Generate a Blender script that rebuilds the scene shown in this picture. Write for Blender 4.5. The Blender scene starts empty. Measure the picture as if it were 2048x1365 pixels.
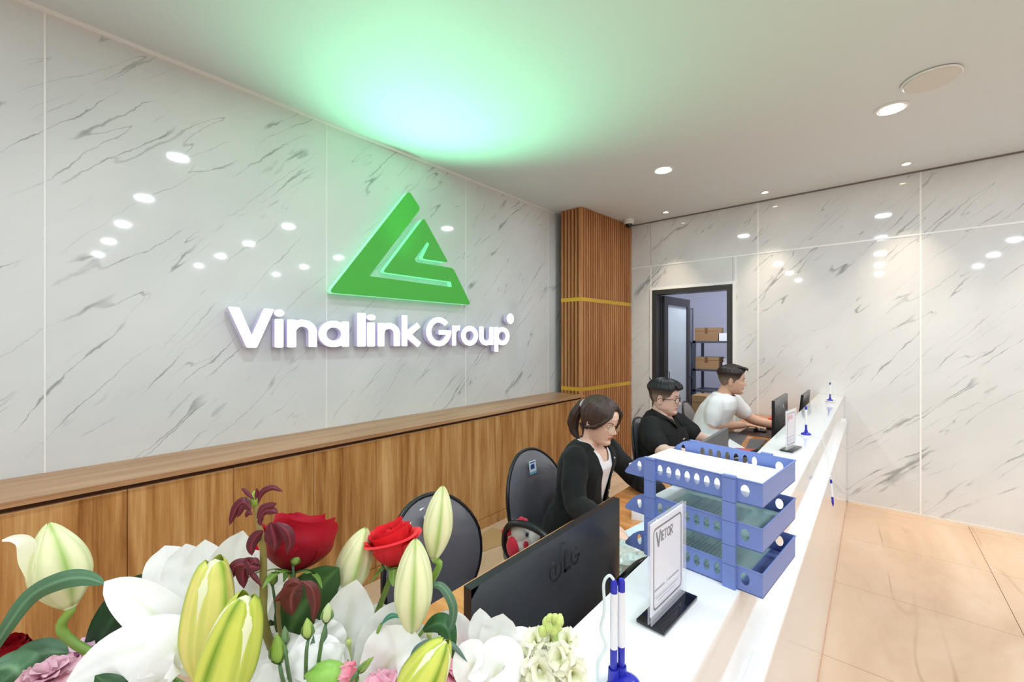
import bpy, bmesh, math, random
import numpy as np
from mathutils import Vector, Matrix, noise as mnoise
S = bpy.context.scene
COL = S.collection
PI = math.pi
random.seed(7)

# ------------------------------------------------------------------ camera
TH = math.atan2(723, 838)
SN, CS = math.sin(TH), math.cos(TH)
EYE = 1.5
cam_d = bpy.data.cameras.new('camera'); cam = bpy.data.objects.new('camera', cam_d); COL.objects.link(cam)
cam.location = (0, 0, EYE); cam.rotation_euler = (PI/2, 0, TH)
cam_d.sensor_width = 36; cam_d.lens = 36*838/2048; cam_d.clip_start = .02; cam_d.clip_end = 100
S.camera = cam

def W(u, v, d):                       # point seen at pixel (u, v), d metres in front of the camera
    t = (u-1024)/838; w = (682.5-v)/838
    return Vector((d*(-SN+t*CS), d*(CS+t*SN), EYE+w*d))
def WX(u, v, x):
    t = (u-1024)/838; return W(u, v, x/(-SN+t*CS))
def WZ(u, v, z):
    return W(u, v, (EYE-z)*838/(v-682.5))

# ------------------------------------------------------------------ world, exposure
w = bpy.data.worlds.new('world'); S.world = w; w.use_nodes = True
w.node_tree.nodes['Background'].inputs[0].default_value = (.93, .96, 1, 1)
w.node_tree.nodes['Background'].inputs[1].default_value = 1.2
S.view_settings.view_transform = 'Standard'; S.view_settings.look = 'None'
S.view_settings.exposure = 0.0; S.view_settings.gamma = 1; S.view_settings.use_curve_mapping = False
LAMP_W, SPOT_W, GREEN_W = 9.9, 2.7, 112.0
try:
    S.cycles.use_denoising = True; S.cycles.max_bounces = 10; S.cycles.sample_clamp_indirect = 6
    S.cycles.caustics_reflective = False; S.cycles.caustics_refractive = False
except Exception: pass

# ------------------------------------------------------------------ materials
def lin(c):
    return tuple(((x/255)/12.92 if x/255 <= .04045 else ((x/255+.055)/1.055)**2.4) for x in c)+(1,)
MATS = {}
class NT:
    def __init__(s, m): s.t = m.node_tree; s.b = s.t.nodes['Principled BSDF']
    def n(s, kind, **kw):
        x = s.t.nodes.new(kind)
        for k, v in kw.items():
            if k[0] == '_': setattr(x, k[1:], v)
            else:
                x.inputs[int(k[1:]) if k[0] == 'i' and k[1:].isdigit() else k.replace('_', ' ')].default_value = v
        return x
    def l(s, a, b): s.t.links.new(a, b)
    def math(s, op, a, b=None, clamp=False):
        x = s.t.nodes.new('ShaderNodeMath'); x.operation = op; x.use_clamp = clamp
        for i, q in enumerate((a, b)):
            if q is None: continue
            if isinstance(q, (int, float)): x.inputs[i].default_value = q
            else: s.l(q, x.inputs[i])
        return x.outputs[0]
    def ramp(s, fac, stops):
        x = s.t.nodes.new('ShaderNodeValToRGB'); e = x.color_ramp.elements
        while len(e) < len(stops): e.new(.5)
        for q, (p, c) in zip(e, stops): q.position = p; q.color = lin(c) if len(c) == 3 else c
        s.l(fac, x.inputs[0]); return x.outputs[0]
    def coords(s, loc=(0,0,0), rot=(0,0,0), scale=(1,1,1), src='Object'):
        c = s.t.nodes.new('ShaderNodeTexCoord'); m = s.t.nodes.new('ShaderNodeMapping')
        m.inputs[1].default_value = loc; m.inputs[2].default_value = rot; m.inputs[3].default_value = scale
        s.l(c.outputs[src], m.inputs[0]); return m.outputs[0]
    def noise(s, vec, scale, detail=4, rough=.5, dist=0):
        x = s.n('ShaderNodeTexNoise', Scale=scale, Detail=detail, Roughness=rough, Distortion=dist)
        s.l(vec, x.inputs['Vector']); return x.outputs['Fac']
    def bump(s, h, strength, dist=.01):
        x = s.n('ShaderNodeBump', Strength=strength, Distance=dist); s.l(h, x.inputs['Height']); s.l(x.outputs[0], s.b.inputs['Normal'])
def mat(name, col=(200,200,200), rough=.5, metal=0, spec=.5, coat=0, emit=None, estr=1, alpha=1, trans=0, ior=1.45, bump=None, sss=0, sheen=0):
    if name in MATS: return MATS[name]
    m = bpy.data.materials.new(name); m.use_nodes = True; t = NT(m); b = t.b
    b.inputs['Base Color'].default_value = lin(col); b.inputs['Roughness'].default_value = rough
    b.inputs['Metallic'].default_value = metal; b.inputs['Specular IOR Level'].default_value = spec
    b.inputs['Coat Weight'].default_value = coat; b.inputs['Coat Roughness'].default_value = .05
    b.inputs['Transmission Weight'].default_value = trans; b.inputs['IOR'].default_value = ior; b.inputs['Alpha'].default_value = alpha
    b.inputs['Sheen Weight'].default_value = sheen
    if sss: b.inputs['Subsurface Weight'].default_value = sss; b.inputs['Subsurface Radius'].default_value = (.02,.012,.008); b.inputs['Subsurface Scale'].default_value = .3
    if emit: b.inputs['Emission Color'].default_value = lin(emit); b.inputs['Emission Strength'].default_value = estr
    if bump: t.bump(t.noise(t.coords(), bump[0], 3), bump[1], bump[2] if len(bump) > 2 else .002)
    MATS[name] = m; return m

def marble(name, swap):               # pale slab with broken diagonal grey veins; swap: wall in the YZ plane
    m = mat(name, (226,227,226), .05, spec=.5); t = NT(m)
    c = t.n('ShaderNodeTexCoord'); sp = t.n('ShaderNodeSeparateXYZ'); t.l(c.outputs['Object'], sp.inputs[0])
    h = sp.outputs[1] if swap else sp.outputs[0]; z = sp.outputs[2]
    wob = t.noise(c.outputs['Object'], 3.2, 5, .62)
    wob2 = t.noise(c.outputs['Object'], 14, 4, .6)
    p = t.math('ADD', t.math('MULTIPLY', h, .70), t.math('MULTIPLY', z, .71))
    q = t.math('SUBTRACT', t.math('MULTIPLY', z, .70), t.math('MULTIPLY', h, .71))
    q = t.math('ADD', q, t.math('ADD', t.math('MULTIPLY', wob, .085), t.math('MULTIPLY', wob2, .012)))
    def vec(a, b, off):
        x = t.n('ShaderNodeCombineXYZ'); t.l(t.math('MULTIPLY', p, a), x.inputs[0]); t.l(t.math('MULTIPLY', q, b), x.inputs[1]); x.inputs[2].default_value = off
        return x.outputs[0]
    n1 = t.noise(vec(.50, 5.0, 1.3), 1.5, 2, .4)
    v1 = t.math('ABSOLUTE', t.math('SUBTRACT', n1, .5))
    thick = t.math('ADD', .005, t.math('MULTIPLY', t.math('MINIMUM', t.math('SUBTRACT', t.noise(vec(3.2, 9, 4), 1.6, 3), .44, True), .2), .11))
    v1 = t.math('SUBTRACT', 1, t.math('DIVIDE', v1, thick), True)
    n2 = t.noise(vec(.5, 4.6, 7.7), 1.9, 2, .5)
    v2 = t.math('SUBTRACT', 1, t.math('DIVIDE', t.math('ABSOLUTE', t.math('SUBTRACT', n2, .47)), .009), True)
    mk = t.math('MULTIPLY', t.math('SUBTRACT', t.noise(vec(1.3, 4.2, 3), 1.5, 3), .495), 9, True)
    mk2 = t.math('MULTIPLY', t.math('SUBTRACT', t.noise(vec(1.2, 3.4, 9), 1.7, 3), .51), 9, True)
    vein = t.math('MAXIMUM', t.math('MULTIPLY', v1, mk), t.math('MULTIPLY', t.math('MULTIPLY', v2, mk2), .6))
    cloud = t.noise(vec(.8, 1.6, 5), 1.2, 4)
    base = t.ramp(cloud, [(.3, (212,213,213)), (.7, (228,228,227))])
    mx = t.n('ShaderNodeMix', _data_type='RGBA'); t.l(t.math('MULTIPLY', vein, .85), mx.inputs[0])
    t.l(base, mx.inputs[6]); mx.inputs[7].default_value = lin((134,139,136)); t.l(mx.outputs[2], t.b.inputs['Base Color'])
    return m
def wood(name, cols, axis=2, rough=.35, scale=1, coat=0, spec=.5):
    m = mat(name, cols[1], rough, coat=coat, spec=spec); t = NT(m)
    sc = [17*scale]*3; sc[axis] = 1.1*scale
    big = [5*scale]*3; big[axis] = .5*scale
    a = t.noise(t.coords(scale=sc), 1, 5, .6, .3); b2 = t.noise(t.coords(scale=big), 1, 3, .5, 1.2)
    fine = [160*scale]*3; fine[axis] = 4*scale
    f = t.noise(t.coords(scale=fine), 1, 2)
    k = t.math('ADD', t.math('MULTIPLY', a, .55), t.math('ADD', t.math('MULTIPLY', b2, .3), t.math('MULTIPLY', f, .15)))
    t.l(t.ramp(k, [(.36, cols[0]), (.5, cols[1]), (.63, cols[2])]), t.b.inputs['Base Color'])
    t.bump(f, .08, .001); return m
def stone_floor(name):
    m = mat(name, (226,196,166), .07, spec=.5); t = NT(m)
    co = t.coords(rot=(0,0,.2), scale=(1,.11,1))
    a = t.noise(co, 1.7, 3, .5, .1)
    ra = t.math('SUBTRACT', 1, t.math('DIVIDE', t.math('ABSOLUTE', t.math('SUBTRACT', a, .5)), .008), True)
    mk = t.math('MULTIPLY', t.math('SUBTRACT', t.noise(t.coords(), 1.1, 2), .46), 6, True)
    base = t.ramp(t.noise(t.coords(rot=(0,0,.7), scale=(1,.4,1)), 1.6, 5, .6, .8), [(.3, (203,168,138)), (.5, (217,185,155)), (.7, (227,201,175))])
    mx = t.n('ShaderNodeMix', _data_type='RGBA'); t.l(t.math('MULTIPLY', t.math('MULTIPLY', ra, mk), .55), mx.inputs[0])
    t.l(base, mx.inputs[6]); mx.inputs[7].default_value = lin((158,118,88)); t.l(mx.outputs[2], t.b.inputs['Base Color']); return m
def attr_mat(name, rough=.5, sss=0, spec=.4, translucent=0, bump=None):     # colour from the mesh's own pattern ("Col")
    m = mat(name, (200,200,200), rough, spec=spec, sss=sss, bump=bump); t = NT(m)
    a = t.n('ShaderNodeAttribute', _attribute_name='Col'); t.l(a.outputs['Color'], t.b.inputs['Base Color'])
    if translucent:
        tr = t.n('ShaderNodeBsdfTranslucent'); t.l(a.outputs['Color'], tr.inputs[0])
        mx = t.n('ShaderNodeMixShader'); mx.inputs[0].default_value = translucent
        t.l(t.b.outputs[0], mx.inputs[1]); t.l(tr.outputs[0], mx.inputs[2]); t.l(mx.outputs[0], t.t.nodes['Material Output'].inputs[0])
    return m

# ------------------------------------------------------------------ mesh building
def frame_of(d, up=Vector((0,0,1))):
    d = Vector(d).normalized(); x = d.cross(Vector(up))
    if x.length < 1e-4: x = d.cross(Vector((1,0,0)))
    x.normalize(); return x, x.cross(d).normalized(), d
class MB:
    def __init__(s): s.v = []; s.f = []; s.m = []; s.c = None
    def add(s, vs, fs, mi=0, cols=None):
        o = len(s.v); s.v += [tuple(p) for p in vs]; s.f += [tuple(i+o for i in f) for f in fs]; s.m += [mi]*len(fs)
        if cols is not None:
            if s.c is None: s.c = [(1,1,1,1)]*o
            s.c += cols
        elif s.c is not None: s.c += [(1,1,1,1)]*len(vs)
        return s
    def box(s, a, b, mi=0, M=None, bev=0):
        a, b = Vector(a), Vector(b)
        if bev:
            bm = bmesh.new(); bmesh.ops.create_cube(bm, size=1)
            bmesh.ops.scale(bm, vec=[abs(b[i]-a[i]) for i in range(3)], verts=bm.verts)
            bmesh.ops.bevel(bm, geom=bm.edges[:], offset=bev, segments=2, profile=.7, affect='EDGES')
            bmesh.ops.translate(bm, vec=(a+b)/2, verts=bm.verts)
            return s.bm(bm, mi, M)
        x0,y0,z0 = a; x1,y1,z1 = b
        vs = [Vector(p) for p in ((x0,y0,z0),(x1,y0,z0),(x1,y1,z0),(x0,y1,z0),(x0,y0,z1),(x1,y0,z1),(x1,y1,z1),(x0,y1,z1))]
        if M: vs = [M @ p for p in vs]
        return s.add(vs, [(0,3,2,1),(4,5,6,7),(0,1,5,4),(1,2,6,5),(2,3,7,6),(3,0,4,7)], mi)
    def bm(s, bm, mi=0, M=None):
        bm.verts.index_update()
        s.add([(M @ v.co if M else v.co.copy()) for v in bm.verts], [tuple(v.index for v in f.verts) for f in bm.faces], mi); bm.free(); return s
    def hexa(s, P, mi=0):              # 8 corners, bottom four then top four
        return s.add(P, [(0,3,2,1),(4,5,6,7),(0,1,5,4),(1,2,6,5),(2,3,7,6),(3,0,4,7)], mi)
    def tube(s, pts, r, n=10, mi=0, cap=True, flat=1, up=(0,0,1), cols=None):
        pts = [Vector(p) for p in pts]; k = len(pts)
        rs = r if isinstance(r, (list, tuple)) else [r]*k
        vs = []; prev = None; cc = [] if cols else None
        for i, p in enumerate(pts):
            d = (pts[min(i+1,k-1)]-pts[max(i-1,0)])
            if d.length < 1e-9: d = Vector((0,0,1))
            d.normalize()
            if prev is None: x, y, _ = frame_of(d, up)
            else:
                x = prev-d*prev.dot(d)
                if x.length < 1e-6: x = frame_of(d, up)[0]
                x.normalize(); y = x.cross(d).normalized()
            prev = x
            for j in range(n):
                a = 2*PI*j/n; vs.append(p+x*math.cos(a)*rs[i]+y*math.sin(a)*rs[i]*flat)
                if cols: cc.append(cols[i])
        fs = [(i*n+j, (i+1)*n+j, (i+1)*n+(j+1)%n, i*n+(j+1)%n) for i in range(k-1) for j in range(n)]
        if cap: fs += [tuple(range(n)), tuple((k-1)*n+j for j in reversed(range(n)))]
        return s.add(vs, fs, mi, cc)
    def lathe(s, prof, M=None, n=24, mi=0, mod=None):   # prof: (radius, z)
        vs = []
        for r, z in prof:
            for j in range(n):
                a = 2*PI*j/n; q = r*(mod(a, z) if mod else 1); vs.append(Vector((q*math.cos(a), q*math.sin(a), z)))
        if M: vs = [M @ p for p in vs]
        k = len(prof)
        fs = [(i*n+j, i*n+(j+1)%n, (i+1)*n+(j+1)%n, (i+1)*n+j) for i in range(k-1) for j in range(n)]
        if prof[0][0] > 1e-5: fs.append(tuple(reversed(range(n))))
        if prof[-1][0] > 1e-5: fs.append(tuple((k-1)*n+j for j in range(n)))
        return s.add(vs, fs, mi)
    def ball(s, c, r, mi=0, n=16, M=None):
        r = (r,r,r) if isinstance(r, (int,float)) else r
        k = n//2; vs = []; 
        for i in range(k+1):
            t = PI*i/k
            for j in range(n):
                a = 2*PI*j/n; p = Vector((r[0]*math.sin(t)*math.cos(a), r[1]*math.sin(t)*math.sin(a), r[2]*math.cos(t)))
                vs.append((M @ p if M else p)+Vector(c))
        return s.add(vs, [(i*n+j, (i+1)*n+j, (i+1)*n+(j+1)%n, i*n+(j+1)%n) for i in range(k) for j in range(n)], mi)
    def grid(s, fn, nu, nv, mi=0, cfn=None, wrap=False):
        vs = [fn(i/nu, j/nv) for i in range(nu+1) for j in range(nv+1)]
        cc = [cfn(i/nu, j/nv) for i in range(nu+1) for j in range(nv+1)] if cfn else None
        q = nv+1
        return s.add(vs, [(i*q+j, (i+1)*q+j, (i+1)*q+j+1, i*q+j+1) for i in range(nu) for j in range(nv)], mi, cc)
    def prism(s, loops, h, M=None, mi=0):   # loops: outline then holes, in local XY; extruded 0..h along Z
        cu = bpy.data.curves.new('tmp', 'CURVE'); cu.dimensions = '2D'; cu.fill_mode = 'BOTH'; cu.extrude = h/2
        for lp in loops:
            sp = cu.splines.new('POLY'); sp.points.add(len(lp)-1); sp.use_cyclic_u = True
            for p, q in zip(sp.points, lp): p.co = (q[0], q[1], 0, 1)
        ob = bpy.data.objects.new('tmp', cu); me = bpy.data.meshes.new_from_object(ob)
        T = (M or Matrix()) @ Matrix.Translation((0,0,h/2))
        vs = [T @ v.co for v in me.vertices]; fs = [tuple(p.vertices) for p in me.polygons]
        bm = bmesh.new(); bv = [bm.verts.new(v) for v in vs]
        for f in fs:
            try: bm.faces.new([bv[i] for i in f])
            except ValueError: pass
        bmesh.ops.remove_doubles(bm, verts=bm.verts, dist=1e-6); bmesh.ops.recalc_face_normals(bm, faces=bm.faces)
        bpy.data.objects.remove(ob); bpy.data.curves.remove(cu); bpy.data.meshes.remove(me)
        return s.bm(bm, mi)
    def mesh(s, name, mats, smooth=35):
        me = bpy.data.meshes.new(name); me.from_pydata(s.v, [], s.f)
        for m in (mats if isinstance(mats, (list, tuple)) else [mats]): me.materials.append(m)
        me.polygons.foreach_set('material_index', s.m)
        if s.c is not None:
            a = me.color_attributes.new('Col', 'FLOAT_COLOR', 'POINT')
            a.data.foreach_set('color', np.array(s.c, dtype=np.float32).ravel())
        if smooth:
            me.polygons.foreach_set('use_smooth', [True]*len(me.polygons))
            if smooth < 180: me.set_sharp_from_angle(angle=math.radians(smooth))
        me.update(); return me
def wm(o):
    m = o.matrix_basis.copy()
    return wm(o.parent) @ o.matrix_parent_inverse @ m if o.parent else m
def link(o, parent=None):
    COL.objects.link(o)
    if parent: o.parent = parent; o.matrix_parent_inverse = wm(parent).inverted()
    return o
def tag(o, label=None, cat=None, group=None, kind=None, category=None):
    cat = cat or category
    for k, v in (('label', label), ('category', cat), ('group', group), ('kind', kind)):
        if v: o[k] = v
    return o
def obj(name, mb, mats, parent=None, smooth=35, **kw):
    me = mb.mesh(name, mats, smooth) if isinstance(mb, MB) else mb
    return tag(link(bpy.data.objects.new(name, me), parent), **kw)
def empty(name, loc=(0,0,0), label=None, cat=None, group=None, rz=0, kind=None):
    o = bpy.data.objects.new(name, None); o.empty_display_size = .05; o.location = loc; o.rotation_euler = (0,0,rz); link(o)
    return tag(o, label, cat, group, kind)
def part(name, mb, mats, parent, smooth=35, local=True, **kw):   # mesh given in the parent's own space
    o = obj(name, mb, mats, None, smooth, **kw)
    o.parent = parent
    return o
def copy_tree(o, parent=None):
    c = o.copy(); COL.objects.link(c)
    if parent: c.parent = parent
    for ch in [x for x in KIDS(o)]: copy_tree(ch, c)
    return c
def KIDS(o): return [x for x in bpy.data.objects if x.parent == o]
def smoothpts(P, n=6):                 # Catmull-Rom through control points
    P = [Vector(p) for p in P]; Q = [2*P[0]-P[1]]+P+[2*P[-1]-P[-2]]; out = []
    for i in range(1, len(Q)-2):
        a, b, c, d = Q[i-1:i+3]
        for k in range(n):
            t = k/n; out.append(.5*((2*b)+(c-a)*t+(2*a-5*b+4*c-d)*t*t+(3*b-a-3*c+d)*t**3))
    return out+[P[-1]]
def lerp(a, b, t): return a+(b-a)*t
def tab(T, x):                         # piecewise smooth table
    xs = [q[0] for q in T]
    return [float(np.interp(x, xs, [q[i] for q in T])) for i in range(1, len(T[0]))]
def cm(c, a=1): return lin(c)[:3]+(a,)
def rounded(poly, r, n=5):             # round the corners of a polygon
    out = []; k = len(poly)
    for i in range(k):
        rr = r[i] if isinstance(r, (list, tuple)) else r
        p0, p, p1 = (Vector(poly[i-1]).to_2d(), Vector(poly[i]).to_2d(), Vector(poly[(i+1)%k]).to_2d())
        a, b = (p0-p), (p1-p); m = min(rr, a.length*.45, b.length*.45)
        A, B = p+a.normalized()*m, p+b.normalized()*m
        for j in range(n+1):
            t = j/n; out.append(((1-t)**2*A+2*t*(1-t)*p+t*t*B)[:])
    return out
# ------------------------------------------------------------------ the room
XL, YB, HC = -2.746, 4.983, 2.955
XR, YF = 7.0, -5.0
M_ceil = mat('ceiling_paint', (222,230,234), .6, spec=.3)
M_white = mat('white_paint', (238,238,236), .4)
M_marbL, M_marbB = marble('marble_panel_left', True), marble('marble_panel_back', False)
M_joint = mat('joint_strip', (243,242,240), .25)
M_floor = stone_floor('beige_stone'); M_grout = mat('grout', (150,118,92), .8)
M_oak = wood('oak_doors', ((142,90,44), (188,134,78), (218,172,114)), 2, .32, spec=.4)
M_oakt = wood('oak_top', ((152,108,74), (184,138,100), (202,160,122)), 1, .35, spec=.4)
M_slat = wood('slat_wood', ((160,104,64), (186,128,82), (204,148,100)), 2, .4, spec=.3)
M_dark = mat('dark_gap', (58,36,22), .8)
M_gold = mat('brushed_gold', (236,192,74), .38, metal=.55)
# floor
fl = obj('floor', MB().box((XL-.1, YF, -.12), (XR, YB+3.4, -.006)), M_grout, kind='structure')
T = .8; x0, y0 = .58-.8*5, 2.49-.8*10
for i in range(13):
    for j in range(14):
        a, b = x0+i*T, y0+j*T
        ax, bx, ay, by = max(a, XL), min(a+T, XR), max(b, YF), min(b+T, YB)
        if bx-ax < .03 or by-ay < .03: continue
        obj('tile', MB().box((ax+.0015, ay+.0015, -.006), (bx-.0015, by-.0015, 0)), M_floor, fl, 0)
obj('ceiling', MB().box((XL-.1, YF, HC), (XR, YB+.0, HC+.12)), M_ceil, kind='structure')
# left wall with marble panels
wl = obj('wall_left', MB().box((XL-.12, YF, -.1), (XL-.008, YB+.12, HC+.1)), M_white, kind='structure')
js = [.053-1.25*k for k in range(4, 0, -1)]+[.053, 1.30, 2.55, 3.80]
edges = [YF]+js+[YB]
for a, b in zip(edges, edges[1:]):
    obj('panel', MB().box((XL-.008, a+.002, 0), (XL, b-.002, HC)), M_marbL, wl, 0)
for y in js: obj('joint_strip', MB().box((XL-.002, y-.0035, 0), (XL+.002, y+.0035, HC)), M_joint, wl, 0)
obj('trim_1', MB().box((XL, YF, HC-.02), (XL+.014, 3.9, HC)), M_joint, kind='structure')
# back wall with door opening
DX0, DX1, DZ = -2.035, -1.150, 2.115
ZS = 2.412
wb = obj('wall_back', MB().box((XL, YB+.008, -.1), (DX0, YB+.12, HC+.1)).box((DX1, YB+.008, -.1), (XR, YB+.12, HC+.1)).box((DX0, YB+.008, DZ), (DX1, YB+.12, HC+.1)), M_white, kind='structure')
xs = [XL, -2.06, -.912, .304, 1.524, 2.744, 3.964, 5.184, 6.404, XR]
for i, (a, b) in enumerate(zip(xs, xs[1:])):
    if i != 1: obj('panel', MB().box((a+.002, YB, 0), (b-.002, YB+.008, ZS-.002)), M_marbB, wb, 0)
    obj('panel', MB().box((a+.002, YB, ZS+.002), (b-.002, YB+.008, HC)), M_marbB, wb, 0)
obj('panel', MB().box((-2.058, YB, 0), (DX0, YB+.008, ZS-.002)), M_marbB, wb, 0)
obj('panel', MB().box((DX0+.002, YB, DZ+.002), (DX1-.002, YB+.008, ZS-.002)), M_marbB, wb, 0)
obj('panel', MB().box((DX1+.002, YB, 0), (-.914, YB+.008, ZS-.002)), M_marbB, wb, 0)
def strip(a, b): obj('joint_strip', MB().box(a, b), M_joint, wb, 0)
strip((XL, YB-.0036, ZS-.007), (XR, YB, ZS+.007))
for x in xs[2:-1]: strip((x-.006, YB-.003, 0), (x+.006, YB, HC))
strip((-2.066, YB-.003, DZ), (-2.054, YB, ZS)); strip((-1.128, YB-.003, DZ), (-1.116, YB, ZS))
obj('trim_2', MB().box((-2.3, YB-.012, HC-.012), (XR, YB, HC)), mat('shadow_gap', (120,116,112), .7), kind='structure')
obj('baseboard_back', MB().box((-.18, YB-.01, 0), (XR, YB, .022)), mat('floor_bead', (236,222,206), .3), kind='structure')
# right and front walls, with the shop windows the photograph never shows but is lit by
obj('wall_right', MB().box((XR, YF, -.1), (XR+.12, YB+.12, HC+.1)), M_white, kind='structure')
fw = MB().box((XL-.12, YF-.12, -.1), (XR+.12, YF, .3)).box((XL-.12, YF-.12, 2.7), (XR+.12, YF, HC+.1))
for x in (XL, -.4, 2.0, 4.4, XR-.2): fw.box((x-.12, YF-.12, .3), (x+.2, YF, 2.7))
obj('wall_front', fw, M_white, kind='structure')

# door: dark frame, white trim outside it, one leaf folded into the store room
M_frame = mat('dark_frame', (62,60,60), .35, metal=.3); M_glass = mat('frosted_glass', (196,206,210), .25, spec=.5)
d1 = obj('door_1', MB().box((DX0, YB-.02, 0), (DX0+.055, YB+.13, DZ)).box((DX1-.055, YB-.02, 0), (DX1, YB+.13, DZ)).box((DX0+.055, YB-.02, DZ-.055), (DX1-.055, YB+.13, DZ)), M_frame, kind='structure', smooth=0)
for a, b in (((DX0-.03, YB-.014, 0), (DX0, YB, DZ+.03)), ((DX1, YB-.014, 0), (DX1+.03, YB, DZ+.03)), ((DX0, YB-.014, DZ), (DX1, YB, DZ+.03))):
    obj('door_trim', MB().box(a, b), M_joint, d1, 0)
Mh = Matrix.Translation((DX0+.075, YB+.13, 0)) @ Matrix.Rotation(math.radians(85), 4, 'Z')
lf = obj('door_leaf', MB().box((0,-.02,0),(.10,.02,DZ-.06),M=Mh).box((.66,-.02,0),(.74,.02,DZ-.06),M=Mh).box((.10,-.02,DZ-.16),(.66,.02,DZ-.06),M=Mh).box((.10,-.02,0),(.66,.02,.2),M=Mh), M_frame, d1, 0)
obj('glass_pane', MB().box((.10,-.006,.2),(.66,.006,DZ-.16),M=Mh), M_glass, lf, 0)
obj('handle', MB().tube([Mh @ Vector((.05,-.02,1.0)), Mh @ Vector((.05,-.06,1.0)), Mh @ Vector((.05,-.06,1.12)), Mh @ Vector((.05,-.02,1.12))], .008, 8), mat('chrome', (190,190,195), .2, metal=1), lf)
# store room behind
M_lav = mat('store_wall_paint', (196,197,212), .7)
SX0, SX1, SY1 = -3.1, -.35, 7.6
obj('wall_store', MB().box((SX0-.1, YB+.12, -.1), (SX0, SY1, HC+.1)).box((SX1, YB+.12, -.1), (SX1+.1, SY1, HC+.1)).box((SX0-.1, SY1, -.1), (SX1+.1, SY1+.1, HC+.1)), M_lav, kind='structure')
obj('ceiling_store', MB().box((SX0-.1, YB+.12, HC), (SX1+.1, SY1+.1, HC+.1)), M_ceil, kind='structure')
L = bpy.data.lights.new('store_room_lamp', 'AREA'); L.shape = 'DISK'; L.size = .3; L.energy = 40; L.color = (.86,.9,1)
lo = link(bpy.data.objects.new('store_room_lamp', L)); lo.location = (-1.5, 5.9, HC-.03); tag(lo, 'ceiling lamp inside the storage room behind the open door', 'lamp')

# ------------------------------------------------------------------ ceiling lamps
M_ring = mat('lamp_ring', (240,240,238), .4); M_lens = mat('lamp_lens', (255,255,255), .5, emit=(255,250,242), estr=30)
M_lensw = mat('warm_lamp_lens', (255,255,255), .5, emit=(255,226,190), estr=30)
def downlight(x, y, r, label, group, warm=False, watt=None):
    t = empty('downlight', (x, y, HC), label, 'ceiling light', group)
    t2 = part('ring', MB().lathe([(r, 0), (r*1.28, -.001), (r*1.28, -.005), (r*1.05, -.009), (r, -.004)], n=28), M_ring, t)
    part('lens', MB().lathe([(r, -.003), (r*.7, -.006), (0, -.007)], n=28), M_lensw if warm else M_lens, t)
    l = bpy.data.lights.new('lamp_light', 'AREA'); l.shape = 'DISK'; l.size = r*1.9
    l.energy = watt if watt else LAMP_W; l.color = (1,.80,.58) if warm else (.79,.90,1)
    if warm: l.spread = math.radians(62)
    o = bpy.data.objects.new('lamp_light', l); COL.objects.link(o); o.parent = t; o.location = (0,0,-.012); return t
for i, x in enumerate((-1.35, .085, 1.52, 2.9, 4.3)):
    for j, y in enumerate((-2.0, -.6, .78, 2.155, 3.53)):
        if (i, j) == (0, 3): continue
        if (i, j) == (0, 4): lb, g = 'bright round ceiling light between green glow and row of small wall lights', None
        elif (i, j) == (1, 4): lb, g = 'bright round ceiling light beside the shallow disc fitting', None
        else: lb, g = 'round ceiling light outside the view, seen mirrored in the glossy wall', 'ceiling lights of the hall mirrored in the walls'
        downlight(x, y, .066, lb, g)
for k, (x, lb) in enumerate(((-1.77, 'small warm ceiling spot nearest the slatted pillar and camera dome'), (-.80, 'small warm ceiling spot above the wall, middle of three'), (.203, 'small warm ceiling spot on the right, nearest the disc fitting'),
              (1.2, 'small warm spot along the back wall outside the view'), (2.2, 'small warm spot along the back wall outside the view'))):
    downlight(x, 4.70, .026, lb, 'small warm spots along the back wall' if k > 2 else None, True, SPOT_W)
# disc fitting
p = W(1862, 160, 838*(HC-.012-EYE)/522.5)
t = empty('ceiling_disc', (p.x, p.y, HC), 'shallow round white disc fitting on the ceiling at right', 'ceiling fitting')
part('body', MB().lathe([(.115,0), (.118,-.006), (.118,-.016), (.112,-.022), (0,-.023)], n=48), mat('disc_plastic', (218,216,210), .45), t)
part('rim', MB().lathe([(.118,-.004), (.124,-.006), (.124,-.012), (.118,-.014)], n=48), M_ring, t)
# dome camera
p = W(1247, 432, 838*(HC-EYE)/257); p.z = HC
t = empty('dome_camera', (-2.22, 4.72, HC), 'white dome security camera with black eye at the ceiling corner', 'security camera')
part('housing', MB().lathe([(.058,0), (.060,-.012), (.060,-.045), (.052,-.055), (0,-.056)], n=28), M_white, t)
part('dome', MB().lathe([(.044,-.054), (.043,-.064), (.036,-.080), (.022,-.092), (0,-.097)], n=28), mat('smoked_dome', (22,22,24), .08, spec=.8), t)

# ------------------------------------------------------------------ slatted pillar
A, B, C0 = Vector((-2.655, 3.915, 0)), Vector((-2.387, 3.915, 0)), Vector((-2.303, YB, 0))
col = empty('slatted_pillar', ((A.x+C0.x)/2, 4.45, 0), 'tall corner pillar clad in vertical wooden slats with gold bands', 'pillar')
core = MB().add([(A.x+.012,A.y+.022,0),(B.x-.018,B.y+.022,0),(C0.x-.02,YB,0),(A.x+.012,YB,0),(A.x+.012,A.y+.022,HC),(B.x-.018,B.y+.022,HC),(C0.x-.02,YB,HC),(A.x+.012,YB,HC)],
     [(0,3,2,1),(4,5,6,7),(0,1,5,4),(1,2,6,5),(2,3,7,6),(3,0,4,7)])
obj('core', core, mat('slat_backing', (110,66,38), .7), col, 0)
bands = [.974, 1.956]; bh = .022
tiers = [(0, bands[0]-bh), (bands[0]+bh, bands[1]-bh), (bands[1]+bh, HC)]
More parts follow.
